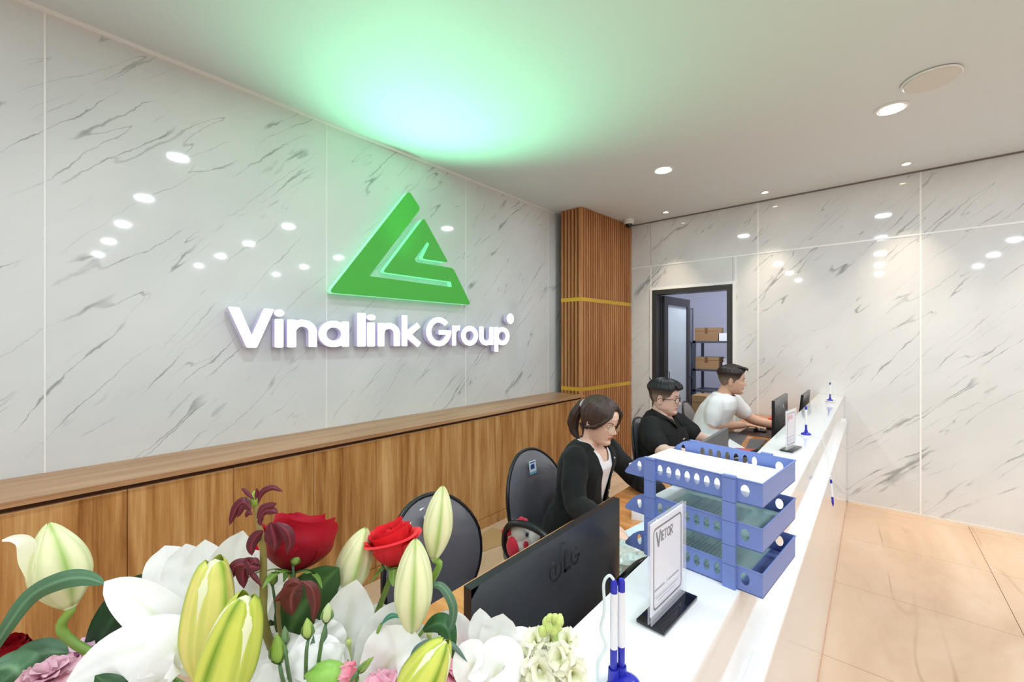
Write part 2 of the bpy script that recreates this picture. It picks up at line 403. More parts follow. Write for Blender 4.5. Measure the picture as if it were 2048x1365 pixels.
for z0, z1 in tiers:
    for (P, Q, n) in ((A, B, 6), (B, C0, 24)):
        d = (Q-P); ln = d.length; d.normalize(); nrm = Vector((d.y, -d.x, 0)); pit = ln/n
        for i in range(n):
            a = P+d*(pit*i+.004); b = P+d*(pit*(i+1)-pit*.30 if i < n-1 or P is B else pit*(i+1))
            q = (b-a).length
            lp = [a-nrm*.022, a+d*.002, b-d*.002, b-nrm*.022]
            obj('slat', MB().add([(v.x,v.y,z0) for v in lp]+[(v.x,v.y,z1) for v in lp], [(0,3,2,1),(4,5,6,7),(0,1,5,4),(1,2,6,5),(2,3,7,6),(3,0,4,7)]), M_slat, col, 0)
for z in bands:
    for P, Q in ((A, B), (B, B+(C0-B)*.56), (B+(C0-B)*.56, C0-(C0-B)*.03)):
        d = (Q-P).normalized(); nrm = Vector((d.y, -d.x, 0)); k = -.004
        lp = [P-nrm*.02, P+nrm*k, Q+nrm*k, Q-nrm*.02]
        obj('gold_band', MB().add([(v.x,v.y,z-bh+.001) for v in lp]+[(v.x,v.y,z+bh-.001) for v in lp], [(0,3,2,1),(4,5,6,7),(0,1,5,4),(1,2,6,5),(2,3,7,6),(3,0,4,7)]), M_gold, col, 0)

# ------------------------------------------------------------------ low wall cabinets
XF, ZC = -2.345, .923
Y0c, Y1c = .276-.386*7, 3.905
cab = empty('wall_cabinet', (XL+.2, 1.5, 0), 'long low oak cabinet with flat doors along the marble wall', 'cabinet')
obj('carcass', MB().box((XL+.002, Y0c, .0), (XF-.045, Y1c, ZC-.022)), mat('cabinet_shadow', (96,58,30), .7), cab, 0)
obj('top_board', MB().box((XL+.002, Y0c, ZC-.022), (XF, Y1c, ZC)), M_oakt, cab, 0)
obj('plinth', MB().box((XF-.045, Y0c, 0), (XF-.012, Y1c, .075)), M_oak, cab, 0)
y = Y0c
k = 0
while y < Y1c-.02:
    y2 = min(y+.386, Y1c); mb = MB().box((XF-.040, y+.0013, .08), (XF-.020, y2-.0013, ZC-.048)); 
    o = obj('door', mb, M_oak, cab, 0)
    obj('door_edge', MB().box((XF-.040, y+.0013, ZC-.048), (XF-.0195, y2-.0013, ZC-.046)), mat('edge_band', (222,180,134), .4), o, 0)
    y = y2; k += 1

# ------------------------------------------------------------------ counter
M_gloss = mat('white_gloss', (240,240,240), .06, spec=.5)
CX0, CX1, ZT = -.40, -.2045, .995
ct = empty('reception_counter', (-.3, 2.4, 0), 'long glossy white reception counter running to the back wall', 'counter')
obj('counter_body', MB().box((CX0+.004, -.5, 0), (CX1-.002, YB-.004, ZT-.02)), M_gloss, ct, 0)
obj('countertop', MB().box((CX0, -.5, ZT-.02), (CX1, YB-.003, ZT), bev=.0015), M_gloss, ct, 60)
obj('front_panel', MB().box((CX1-.002, -.5, .0), (-.187, YB-.004, .78)), M_gloss, ct, 0)
obj('ledge', MB().box((CX1-.002, -.5, .78), (-.173, 4.67, .795), bev=.001), mat('white_ledge', (250,250,250), .12), ct, 60)
obj('kick_strip', MB().box((-.187, -.5, 0), (-.184, YB-.004, .012)), mat('kick_strip', (206,164,132), .3), ct, 0)
# desk behind the counter
M_desk = wood('desk_wood', ((190,118,62), (216,148,90), (230,170,112)), 0, .12, spec=.6)
ZD = .74
dk = empty('long_desk', (-.68, 2.3, 0), 'long orange-brown wooden desk behind the counter', 'desk')
obj('desktop', MB().box((-.967, -.3, ZD-.025), (CX0-.002, 4.96, ZD), bev=.002), M_desk, dk, 60)
for y in (-.28, .5, 1.38, 2.38, 3.57, 4.93): obj('leg_panel', MB().box((-.93, y, 0), (-.42, y+.02, ZD-.025)), M_desk, dk, 0)
obj('modesty_panel', MB().box((-.46, -.26, .2), (-.44, 4.93, ZD-.025)), M_desk, dk, 0)
# ------------------------------------------------------------------ wall sign
def onwall(cx, cy, xw):                # point of the sign crop -> wall (y, z)
    u, v = 420+cx*.3125, 350+cy*.3125; q = WX(u, v, xw); return (q.y, q.z)
XS = XL+.085
poly = [(1275,102),(1348,215),(1020,648),(1553,720),(1548,684),(1110,622),(1370,276),(1525,560),(1362,536),(1409,440),(1394,425),(1309,540),(1322,560),(1557,597),(1670,832),(764,753)]
poly = [onwall(a, b, XS) for a, b in poly]
rr = [.03,.03,.012,.012,.01,.03,.025,.025,.03,.012,.012,.012,.02,.03,.035,.04]
lp = rounded(poly, rr, 6)
MS = Matrix(((0,0,1,0),(1,0,0,0),(0,1,0,0),(0,0,0,1)))    # local XY -> world YZ, extrude to +X
def wallM(x): return Matrix.Translation((x,0,0)) @ MS
em = empty('emblem', (XS, 1.95, 1.9), 'large green triangular spiral emblem mounted on the marble wall', 'wall emblem')
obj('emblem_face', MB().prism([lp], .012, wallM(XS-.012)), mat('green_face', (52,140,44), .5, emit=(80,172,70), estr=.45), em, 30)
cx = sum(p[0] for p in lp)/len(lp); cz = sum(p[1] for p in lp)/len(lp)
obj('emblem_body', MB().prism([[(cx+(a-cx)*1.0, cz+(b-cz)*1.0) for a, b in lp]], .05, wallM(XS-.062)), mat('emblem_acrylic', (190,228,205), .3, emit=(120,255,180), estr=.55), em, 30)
gl = bpy.data.lights.new('emblem_light', 'SPOT'); gl.energy = GREEN_W; gl.color = (.24,1,.52); gl.spot_size = math.radians(112); gl.spot_blend = 1; gl.shadow_soft_size = .05
g = bpy.data.objects.new('emblem_light', gl); link(g, em)
g.matrix_parent_inverse = Matrix(); g.parent = em; g.location = (.09, -.05, .05)
g.rotation_euler = Vector((.74, -.24, 1)).to_track_quat('-Z', 'Y').to_euler()

# letters: strokes in letter space, x right, y up, cap height 1 (x-height .72)
def ring(cx, cy, rx, ry, th, a0=0, a1=2*PI, n=36, thy=None):
    thy = thy or th; o = [(cx+rx*math.cos(a0+(a1-a0)*i/n), cy+ry*math.sin(a0+(a1-a0)*i/n)) for i in range(n+1)]
    q = [(cx+(rx-th)*math.cos(a0+(a1-a0)*i/n), cy+(ry-thy)*math.sin(a0+(a1-a0)*i/n)) for i in range(n+1)]
    if abs(a1-a0-2*PI) < 1e-6: return [o[:-1], q[:-1]]
    return [o+q[::-1]]
def rect(x0, y0, x1, y1, r=.03): return [rounded([(x0,y0),(x1,y0),(x1,y1),(x0,y1)], r, 4)]
def bar(x0, y0, x1, y1, w, r=.03):
    d = Vector((x1-x0, y1-y0)).normalized(); n = Vector((-d.y, d.x))*w/2
    return [rounded([(x0-n.x,y0-n.y),(x1-n.x,y1-n.y),(x1+n.x,y1+n.y),(x0+n.x,y0+n.y)], r, 4)]
K = .185; XH = .74
def glyph(c):                          # list of pieces (each a list of loops) and width
    R = XH/2; rx = .36
    if c == 'V': return [[rounded([(0,1),(.22,1),(.47,.30),(.72,1),(.94,1),(.57,0),(.37,0)], .035, 4)]], .94
    if c == 'i': return [rect(0,0,K,XH), [ [(K/2+.108*math.cos(2*PI*i/20), .905+.092*math.sin(2*PI*i/20)) for i in range(20)] ]], K
    if c == 'l': return [rect(0,0,K,1.02)], K
    if c == 'n': return [rect(0,0,K,XH), ring(.33, XH-.33, .33, .34, K, 0, PI, 24), rect(.66-K,0,.66,XH-.31)], .66
    if c == 'u': return [rect(.66-K,0,.66,XH), ring(.33, .33, .33, .34, K, PI, 2*PI, 24), rect(0,.31,K,XH)], .66
    if c == 'a': return [ring(R+.005, R, R+.01, R+.01, K), rect(2*R-K+.03,0,2*R+.03,XH)], 2*R+.03
    if c == 'p': return [ring(R+.03, R, R+.01, R+.01, K), rect(0,-.27,K,XH)], 2*R+.04
    if c == 'o': return [ring(R+.02, R, R+.02, R+.01, K)], 2*R+.04
    if c == 'r': return [rect(0,0,K,XH), ring(.32, XH-.31, .32, .32, K, PI*.40, PI, 14)], .42
    if c == 'k': return [rect(0,0,K,1.02), bar(.12,.34,.60,XH-.02,.19), bar(.20,.38,.62,.03,.20)], .70
    if c == 'G': return [ring(.52, .5, .52, .52, K+.01, PI*.23, PI*2.0, 40, K), rect(.52,.40,1.04,.56,.02)], 1.04
def letter(c, u0, u1, base, cap, xf, depth, mats, parent, name='letter', stretch=True, flipM=None):
    y0, y1 = WX(u0, 660, xf).y, WX(u1, 660, xf).y
    pieces, wd = glyph(c); sx = (y1-y0)/wd; a, b = MB(), MB()
    for loops in pieces:
        L2 = [[(y0+x*sx, base+y*cap) for x, y in lp] for lp in loops]
        a.prism(L2, .004, wallM(xf-.004)); b.prism(L2, depth-.004, wallM(xf-depth))
    o = obj(name, a, mats[0], parent, 30); obj('letter_side', b, mats[1], o, 30)
M_let = mat('letter_face', (255,255,255), .4, emit=(250,250,255), estr=2.2)
M_lside = mat('letter_return', (214,208,226), .35, emit=(190,170,255), estr=.12)
XT = XL+.075
tx = empty('sign_lettering', (XT, 1.8, 1.5), 'white glowing raised letters reading Vina link Group on the marble wall', 'wall sign')
for c, u0, u1 in (('V',456,548.5),('i',550,567),('n',575,634),('a',638,698),('l',715,731.5),('i',735,750),('n',756,800),('k',804,843),('G',853,902),('r',905,921),('o',923,956),('u',959,987),('p',989.5,1019)):
    letter(c, u0, u1, 1.462, .226, XT, .05, (M_let, M_lside), tx)
q = WX(1021, 638, XT)
md = Matrix.Translation((XT-.05, q.y, q.z)) @ MS
cl_ = [[(.049*math.cos(a*PI/16), .049*math.sin(a*PI/16)) for a in range(32)]]
o = obj('letter', MB().prism(cl_, .004, md @ Matrix.Translation((0,0,.046))), M_let, tx); obj('letter_side', MB().prism(cl_, .046, md), M_lside, o)
rg = MB().prism(ring(0,0,.042,.042,.005), .002, md @ Matrix.Translation((0,0,.05)))
rg.prism(rect(-.012,-.018,-.006,.018,.001), .002, md @ Matrix.Translation((0,0,.05)))
rg.prism(ring(-.002,.009,.012,.009,.005,-PI/2,PI/2,12), .002, md @ Matrix.Translation((0,0,.05)))
rg.prism(bar(0,0,.011,-.018,.006,.001), .002, md @ Matrix.Translation((0,0,.05)))
obj('registered_mark', rg, mat('grey_print', (165,165,170), .5), o)
# ------------------------------------------------------------------ office chairs
M_fab = mat('grey_fabric', (100,100,108), .38, coat=.9, spec=.5, bump=(260,.35,.001)); M_shell = mat('black_plastic', (26,27,30), .28)
M_fab2 = mat('light_grey_fabric', (128,124,124), .6, bump=(260,.3,.001))
M_sticker = mat('sticker_white', (232,238,246), .3); M_blue = mat('print_blue', (40,80,160), .4); M_cyan = mat('print_cyan', (120,190,220), .4)
M_chrome = MATS['chrome']
def back_outline(a, s=1):              # shield shaped back, in (y, z) around its centre
    y = .225*math.copysign(abs(math.cos(a))**.86, math.cos(a)); z = .225*math.copysign(abs(math.sin(a))**.9, math.sin(a))
    z -= .012; y *= 1-.20*max(0, z/.215)**1.6
    return y*s, z*s
def make_chair(label, fab, sticker=False, arms=True):
    t = empty('office_chair', (0,0,0), label, 'chair')
    Mb = Matrix.Translation((-.235, 0, .705)) @ Matrix.Rotation(math.radians(-7), 4, 'Y')
    n, k = 40, 9
    def dome(x0, bulge, s, back=False):
        vs = []; fs = []
        for i in range(k+1):
            r = math.sin(PI/2*i/k)
            for j in range(n):
                y, z = back_outline(2*PI*j/n, s*r)
                vs.append(Mb @ Vector((x0+bulge*(1-r**3.2)+.035*(y/.2)**2, y, z)))
        fs = [(i*n+j, (i+1)*n+j, (i+1)*n+(j+1)%n, i*n+(j+1)%n) for i in range(k) for j in range(n)]
        if back: fs = [f[::-1] for f in fs]
        return vs, fs
    m = MB(); a, fa = dome(.0, .042, 1); m.add(a, [f for f in fa]); part('backrest', m, fab, t, 60)
    m = MB(); a, fa = dome(-.012, -.022, 1.03, True); m.add(a, fa)
    rim = [Mb @ Vector((-.006+.035*(back_outline(2*PI*j/n,1.02)[0]/.2)**2, *back_outline(2*PI*j/n, 1.02))) for j in range(n+1)]
    m.tube(rim, .009, 8, cap=False); part('back_shell', m, M_shell, t, 60)
    part('seat', MB().box((-.23,-.235,.435),(.245,.235,.50), bev=.03), fab, t, 60)
    part('seat_pan', MB().box((-.20,-.20,.415),(.21,.20,.437), bev=.008), M_shell, t, 60)
    part('back_bracket', MB().tube([(-.08,0,.415),(-.20,0,.42),(-.275,0,.46),(-.292,0,.60)], [.026,.026,.024,.02], 10, flat=.45, up=(0,1,0)), M_shell, t, 60)
    part('gas_post', MB().lathe([(.03,.10),(.03,.25),(.02,.25),(.02,.415)], n=16), M_shell, t)
    for sgn in ((-1, 1) if arms else ()):
        P = smoothpts([(-.10,.25,.44),(-.175,.27,.53),(-.15,.275,.64),(-.04,.275,.675),(.08,.275,.655),(.15,.272,.59),(.13,.268,.50),(.03,.25,.44)], 6)
        part('armrest', MB().tube([(x, sgn*y, z) for x, y, z in P], [.019]*len(P), 10, flat=.75), M_shell, t, 60)
    for i in range(5):
        a = 2*PI*i/5+.3; c, s_ = math.cos(a), math.sin(a)
        lg = part('base_leg', MB().tube([(c*.02,s_*.02,.12),(c*.16,s_*.16,.10),(c*.30,s_*.30,.075)], [.03,.022,.014], 8), M_shell, t)
        for e in (-.014, .014):
            o = part('caster', MB().lathe([(0,-.009),(.022,-.009),(.026,0),(.022,.009),(0,.009)], Matrix.Translation((c*.30-s_*e, s_*.30+c*e, .026)) @ Matrix.Rotation(a, 4, 'Z') @ Matrix.Rotation(PI/2, 4, 'X'), 16), M_shell, t); o.parent = lg
    if sticker:
        f = lambda y0,z0,y1,z1,x: MB().add([Mb @ Vector((x+.035*(y/.2)**2, y, z)) for y, z in ((y0,z0),(y1,z0),(y1,z1),(y0,z1))], [(0,1,2,3)])
        o = part('sticker', f(-.052,.10,.008,.168,.0455), M_sticker, t, 0, label='white and blue square sticker')
        for r, m2 in (((-.040,.126,-.006,.150),M_blue), ((-.052,.100,.008,.112),M_cyan), ((-.046,.156,-.0,.162),M_blue)):
            q = part('sticker_print', f(*r,.0462), m2, t, 0); q.parent = o
    return t
chairs = []
for (x, y, rz, lb, fb, st) in ((-1.005, .985, 3, 'empty grey office chair nearest the flowers, wrapped in clear plastic', M_fab, 1),
        (-1.135, 1.74, 0, 'grey office chair the woman sits on, with square sticker on its back', M_fab, 1),
        (-1.085, 3.02, 4, 'office chair of the man in the black shirt, mostly hidden', M_fab, 0),
        (-1.10, 4.12, 6, 'light grey office chair behind the man in white', M_fab2, 0)):
    c = make_chair(lb, fb, st, 'nearest' not in lb); c.location = (x, y, 0); c.rotation_euler.z = math.radians(rz); chairs.append(c)

# ------------------------------------------------------------------ monitors
M_mon = mat('monitor_back', (52,53,58), .34, spec=.6, bump=(500,.15,.0006)); M_bez = mat('monitor_edge', (30,32,36), .25, spec=.6)
M_scr = mat('screen_off', (14,16,20), .1)
M_print = mat('dark_print', (18,20,24), .3)
def monitor(loc, rz, w, h, z0, label, cat='monitor', tilt=0, stand=True, curve=.0):
    t = empty('monitor', loc, label, cat)
    R = Matrix.Translation((0,0,z0-loc[2])) @ Matrix.Rotation(math.radians(tilt), 4, 'Y')
    def bk(i, j):
        y, z = (i-.5)*w, j*h
        e = min(1, 5.5*min(i,1-i))*min(1, 4*min(j,1-j)); low = math.exp(-((j-.35)/.3)**2)
        return R @ Vector((.010+.022*(e**.6)*low+curve*(y/w*2)**2, y, z))
    part('back_cover', MB().grid(bk, 28, 20), M_mon, t, 60)
    part('frame', MB().box((-.008,-w/2,0),(.010,w/2,h), M=R), M_bez, t, 30)
    part('screen', MB().box((-.0095,-w/2+.006,.012),(-.008,w/2-.006,h-.006), M=R), M_scr, t, 0)
    if stand:
        zt = -(loc[2]) + 0
        part('stand', MB().box((.005,-.03,ZD+.01-loc[2]),(.03,.03,z0-loc[2]+h*.45), bev=.004), M_bez, t, 60)
        part('stand_base', MB().box((-.07,-.11,ZD+.0005-loc[2]),(.08,.11,ZD+.011-loc[2]), bev=.004), M_bez, t, 60)
    return t
m1 = monitor((-.505, .735, ZD), 0, .525, .32, .775, 'large black monitor seen from behind beside the flowers')
m1.rotation_euler.z = math.radians(0)
# maker's mark on the back
XM = -.505+.030
def MonM(u, v): q = WX(u, v, XM); return q
def stroke_mark(parent, x, z, y, s, which):
    pcs = {'L': [rect(0,0,.17,1,.01), rect(0,0,.6,.17,.01)], 'G': [ring(.45,.5,.45,.5,.16,PI*.25,PI*1.97,24), rect(.48,.38,.9,.53,.01)]}[which]
    mb = MB()
    for lp in pcs: mb.prism([[(y+a*s, z+b*s) for a, b in l] for l in lp], .0012, wallM(x))
    o = obj('letter', mb, M_print, parent, 30)
bc = m1.children[0] if m1.children else [o for o in bpy.data.objects if o.parent == m1][0]
zL = 1.028
yL = .715
stroke_mark(bc, XM-.002, zL, yL, .038, 'L'); stroke_mark(bc, XM-.002, zL, yL+.0245, .038, 'G')
mk = MB().prism(ring(yL-.030, zL+.017, .021, .021, .0028), .0012, wallM(XM-.002)); mk.prism([[(yL-.031,zL+.008),(yL-.029,zL+.008),(yL-.029,zL+.026),(yL-.031,zL+.026)]], .0012, wallM(XM-.002))
obj('round_mark', mk, M_print, bc, 30)
m2 = monitor((-.50, 3.48, ZD), 0, .54, .33, .775, 'black monitor in front of the man in white, small v mark on its back', curve=-.012)
bc2 = [o for o in bpy.data.objects if o.parent == m2][0]
vm = MB()
for lp in (bar(3.50,1.045,3.512,1.02,.006,.001), bar(3.524,1.048,3.512,1.02,.006,.001)): vm.prism(lp, .0015, wallM(-.50+.014))
obj('v_mark', vm, mat('mark_silver', (200,205,210), .3), bc2, 30)
m3 = monitor((-.475, 4.43, ZD), 0, .50, .29, .765, 'farthest dark monitor tilted back at the wall end of the counter', tilt=6)

# ------------------------------------------------------------------ letter tray stack
M_tray = mat('blue_plastic', (118,138,200), .38, spec=.5)
TR = Matrix.Translation((-.1635, .9386, ZT)) @ Matrix.Rotation(math.radians(-6), 4, 'Z') @ Matrix.Scale(-1, 4, (1,0,0))
# tray space: x from the closed right end towards the open left end, y towards the far side, z up
TL, TW, TH_, TP = .305, .238, .0475, .0885
tr = empty('letter_tray', TR @ Vector((.15,.12,0)), 'blue plastic three tier letter tray with oval holes on the counter', 'letter tray')
def oval(cx, cz, rx=.0062, rz=.0125, n=20): return [(cx+rx*math.cos(2*PI*i/n), cz+rz*math.sin(2*PI*i/n)) for i in range(n)]
side = [(0,0),(0,TH_),(.06,TH_+.001),(.235,TH_+.004),(.252,TH_+.003),(.268,TH_-.003),(.283,TH_-.014),(.296,TH_-.029),(.304,.008),(.305,.003),(.300,.001),(.262,0)]
holes = [oval(.032,.026,.0085)]+[oval(.086+.0212*i,.027) for i in range(7)]+[oval(.266,.025,.006)]
def flipfix(mb):                       # the tray space is mirrored, so turn the faces round
    mb.f = [f[::-1] for f in mb.f]; return mb
for k in range(3):
    z0 = k*TP
    Mz = TR @ Matrix.Translation((0,0,z0+.0006))
    base = MB().box((0,0,0),(.262,TW,.0022), M=Mz)
    ty = obj('tray', flipfix(base), M_tray, tr, 30)
    XZ = Matrix(((1,0,0,0),(0,0,-1,0),(0,1,0,0),(0,0,0,1)))
    for y in (.0022, TW):
        obj('side_wall', flipfix(MB().prism([side]+holes, .0022, Mz @ Matrix.Translation((0,y,0)) @ XZ)), M_tray, ty, 30)
    obj('end_wall', flipfix(MB().box((0,.0022,0),(.0022,TW-.0022,TH_),M=Mz)), M_tray, ty, 30)
    rim = [(0,0),(0,TW),(.235,TW)]
    obj('rim', MB().tube([Mz @ Vector((.235,-.0005,TH_+.004)), Mz @ Vector((0,-.0005,TH_)), Mz @ Vector((-.0008,TW,TH_)), Mz @ Vector((.235,TW,TH_+.004))], .0018, 6), M_tray, ty, 60)
for y, s_ in ((0,-1), (TW,1)):
    for x in (.060, .236):
        for k in range(3):
            z0 = k*TP; z1 = z0+TP-.001 if k < 2 else z0+TH_+.006
            a, b = (y-.009, y+.001) if s_ < 0 else (y-.001, y+.009)
            for za, zb in ((z0, z0+TH_), (z0+TH_+.001, z1)):
                if zb-za > .004: obj('post', flipfix(MB().box((x-.0125,a,za),(x+.0125,b,zb), bev=.0035).__class__().box((x-.0125,a,za),(x+.0125,b,zb), M=TR)), M_tray, tr, 60)
M_paper = mat('paper', (246,247,250), .6); M_ink = mat('grey_ink', (150,152,160), .6); M_film = mat('film_glow_tint', (190,244,226), .12, alpha=.30, spec=.6); M_clear = mat('clear_film', (214,222,232), .2, alpha=.75)  # M_film: mint colour stands for the green ceiling glow mirrored in the film
def sheet(name, k, x0, x1, y0, y1, dz, m, label, th=.004):
    Mz = TR @ Matrix.Translation((0,0,k*TP+.003+dz))
    return obj(name, flipfix(MB().box((x0,y0,0),(x1,y1,th),M=Mz)), m, None, 0, label=label, category='paper' if 'paper' in name else 'folder')
ps = sheet('paper_stack', 2, .006, .300, .010, TW-.012, .0, M_paper, 'white printed papers on the top tier of the blue letter tray', .020)
def prn(k, dz, x, y, w, h, parent):
    Mz = TR @ Matrix.Translation((0,0,k*TP+.003+dz)); obj('printed_line', flipfix(MB().box((x,y,0),(x+w,y+h,.0003),M=Mz)), M_ink, parent, 0)
for (x,y,w_,h_) in ((.205,.025,.0015,.075),(.275,.025,.0015,.075),(.205,.025,.07,.0015),(.205,.098,.07,.0015),(.232,.045,.002,.03),(.240,.05,.002,.02),(.05,.03,.0012,.05),(.057,.035,.0012,.04),(.064,.03,.0012,.045),(.12,.06,.0008,.09),(.15,.06,.0008,.09),(.18,.06,.0008,.09)):
    prn(2, .0201, x, y, w_, h_, ps)
ps = sheet('paper_stack', 1, .02, .290, .010, TW-.012, 0, M_paper, 'papers under a film tinted with reflected green glow on the middle tier of the blue letter tray', .006)
for i in range(14): prn(1, .0062, .10+i*.009, .03, .001, .12+.04*math.sin(i*2.1), ps)
sheet('plastic_folder', 1, .012, .235, .006, TW-.016, .0075, M_film, 'thin translucent folder tinted with reflected green glow on the middle tier of the blue tray', .0012)
ps = sheet('paper_stack', 0, .05, .290, .010, TW-.02, 0, M_paper, 'papers under a film tinted with reflected green glow on the lowest tier of the blue letter tray', .004)
for i in range(16): prn(0, .0042, .10+i*.009, .03, .0012, .13+.03*math.sin(i*1.7), ps)
sheet('plastic_folder', 0, .045, .262, .006, TW-.02, .0056, M_film, 'thin translucent folder tinted with reflected green glow on the lowest tier of the blue tray', .0012)

# ------------------------------------------------------------------ acrylic counter signs
M_acr = mat('acrylic', (250,252,255), .03, alpha=.22, spec=.6); M_blk = mat('black_acrylic', (16,18,26), .07, spec=.6); M_card = mat('sign_card', (240,234,240), .5)
M_dk = mat('dark_ink', (52,48,60), .5); M_red = mat('red_ink', (206,70,90), .5); M_lt = mat('faint_ink', (150,140,158), .5)
def counter_sign(c, rz, label, hh=.178, wd=.146, logo=M_dk, cardx=.0):
    t = empty('acrylic_sign', (c[0], c[1], ZT), label, 'sign', rz=rz)
    part('base', MB().box((-.026,-.0725,.0035),(.026,.0725,.0085), bev=.001), M_blk, t, 60)
    part('base_foot', MB().box((-.026,-.0725,.0002),(.026,.0725,.0032)), M_acr, t, 0)
    part('acrylic_pane', MB().box((.0018,-wd/2,.009),(.0038,wd/2,.009+hh)).box((-.0038,-wd/2,.009),(-.0018,wd/2,.009+hh)), M_acr, t, 0)
    cd = part('card', MB().box((-.0008,-wd/2+.002,.022),(.0016,wd/2-.012,.009+hh-.004)), M_card, t, 0)
    x = .0017; cw = wd-.014; y0, y1 = -wd/2+.002, wd/2-.012; z0, z1 = .022, .009+hh-.004
    XM_ = Matrix(((0,0,1,x),(1,0,0,0),(0,1,0,0),(0,0,0,1)))
    ko = rounded([(y0+.008,z0+.006),(y1-.006,z0+.006),(y1-.006,z1-.010),(y0+.008,z1-.010)], .01); ki = rounded([(y0+.0112,z0+.0092),(y1-.0092,z0+.0092),(y1-.0092,z1-.0132),(y0+.0112,z1-.0132)], .008)
    for o in (part('border', MB().prism([ko, ki], .0002, XM_), M_dk, t, 0),): o.parent = cd
    # heading: VIETQR
    hz = z1-.040; s = .0175; y = y0+.020; mb = MB()
    def st(pcs, y, z, sc):
        for lp in pcs: mb.prism([[(y+a*sc, z+b*sc) for a, b in l] for l in lp], .0002, XM_)
    st([bar(.0,1.2,.42,-.35,.26,.1), bar(.85,1.2,.42,-.35,.26,.1)], y, hz, s*1.05)
    y += .0178
    for ch in 'IETQR':
        g_ = {'I': ([rect(0,0,.14,1,.01)], .22), 'E': ([rect(0,0,.14,1,.01), rect(0,0,.5,.14,.01), rect(0,.43,.5,.57,.01), rect(0,.86,.5,1,.01)], .6),
              'T': ([rect(.22,0,.36,1,.01), rect(0,.86,.6,1,.01)], .66), 'Q': ([ring(.4,.5,.4,.5,.15), bar(.5,.25,.8,-.05,.14,.01)], .88),
              'R': ([rect(0,0,.14,1,.01), ring(.3,.72,.3,.28,.13,-PI/2,PI/2,12), rect(0,.86,.3,1,.01), rect(0,.44,.3,.57,.01), bar(.25,.46,.55,0,.15,.01)], .7)}[ch]
        st(g_[0], y, hz, s); y += g_[1]*s*.94
    o = part('heading', mb, logo, t, 0); o.parent = cd
    mb = MB()                          # the small lines too blurred to read
    for (ya, za, yb, zb) in ((.10,.24,.40,.262),(.50,.24,.86,.262),(.46,.215,.468,.285),(.08,.175,.90,.179),(.14,.150,.84,.160),(.2,.115,.75,.122)):
        mb.box((x, y0+ya*cw, z0+za*(z1-z0)), (x+.0002, y0+yb*cw, z0+zb*(z1-z0)))
    o = part('small_print', mb, M_lt, t, 0); o.parent = cd
    return t
counter_sign((-.290, .782, ZT), math.radians(-4), 'upright acrylic payment sign on black base nearest the flowers')
counter_sign((-.290, 2.32, ZT), math.radians(-8), 'smaller looking acrylic sign with red heading farther along the counter', logo=M_red)

# ------------------------------------------------------------------ counter pens
M_bl = mat('pen_blue', (46,50,176), .22, spec=.6); M_pw = mat('pen_white', (240,238,242), .3); M_cord = mat('cord_white', (236,246,244), .25, alpha=.9)
def pen_mb(t, x, y, z, ln=.135, lean=(0,0), hook=1):
    d = Vector((lean[0], lean[1], 1)).normalized(); M = Matrix.Translation((x,y,z)) @ Vector((0,0,1)).rotation_difference(d).to_matrix().to_4x4()
    part('pen_grip', MB().lathe([(.0044,0),(.0052,.004),(.0052,.036),(.0050,.037)], M, 14), M_bl, t)
    part('pen_barrel', MB().lathe([(.0052,.037),(.0053,.06),(.0051,ln-.018)], M, 14), M_pw, t)
    part('pen_cap', MB().lathe([(.0051,ln-.018),(.0050,ln-.004),(.0036,ln),(0,ln+.0012)], M, 14), M_bl, t)
def pen_stand(x, y, pens, label, cord=None):
    t = empty('pen_stand', (x, y, ZT), label, 'pen holder')
    part('base_disc', MB().lathe([(.031,0),(.034,.002),(.033,.005),(.026,.007),(0,.0075)], n=32), M_pw, t)
    part('blue_cover', MB().lathe([(.027,.007),(.024,.012),(.016,.017),(0,.019)], n=32, mod=lambda a, z: 1-.10*math.cos(2*a)), M_bl, t)
    for (px, py, le) in pens:
        part('pen_cup', MB().lathe([(.0085,.012),(.0075,.030),(.0062,.030),(.006,.018)], Matrix.Translation((px,py,0)), 16), M_bl, t)
        pen_mb(t, px, py, .022, lean=le)
    if cord: part('cord', MB().tube(smoothpts(cord, 8), .0022, 8), M_cord, t)
    return t
q = W(1227, 1262, .608); 
pen_stand(q.x+.014, q.y+.004, [(-.014,-.004,(.0,.01)), (-.0078,.008,(.004,.0))], 'blue and white two pen holder in front of the near sign',
  [(-.014,-.003,.158),(-.020,-.006,.163),(-.0265,-.010,.150),(-.024,-.012,.115),(-.029,-.014,.085),(-.022,-.012,.062),(-.030,-.02,.04),(-.033,-.016,.01),(-.028,-.008,.003)])
pen_stand(-.272, 2.714, [(0,0,(0,0))], 'blue and white pen holder between second sign and far pen holder')
pen_stand(-.276, 4.40, [(0,0,(0,0))], 'farthest blue and white pen holder at the wall end of the counter',
  [(0,0,.158),(.012,.0,.170),(.028,0,.155),(.032,0,.09),(.034,0,.02),(.03,.02,.003)])
t = empty('hanging_pen', (-.165, 2.69, .79), 'white and blue pen hanging on a cord over the counter front', 'pen')
Mq = Matrix.Translation((0,0,0)) @ Matrix.Rotation(math.radians(176), 4, 'X') @ Matrix.Rotation(math.radians(4), 4, 'Y')
part('pen_cap', MB().lathe([(.0,-.002),(.0045,0),(.0052,.018)], Mq, 12), M_bl, t); part('pen_barrel', MB().lathe([(.0052,.018),(.0052,.085)], Mq, 12), M_pw, t)
part('pen_grip', MB().lathe([(.0052,.085),(.005,.118),(.001,.134),(0,.134)], Mq, 12), M_bl, t)
part('cord', MB().tube(smoothpts([(0,0,0),(-.012,.004,.09),(-.032,.008,.185),(-.0395,.010,.206),(-.048,.012,.2075),(-.075,.018,.2075),(-.100,.024,.2085)], 8), .0018, 8), M_cord, t)

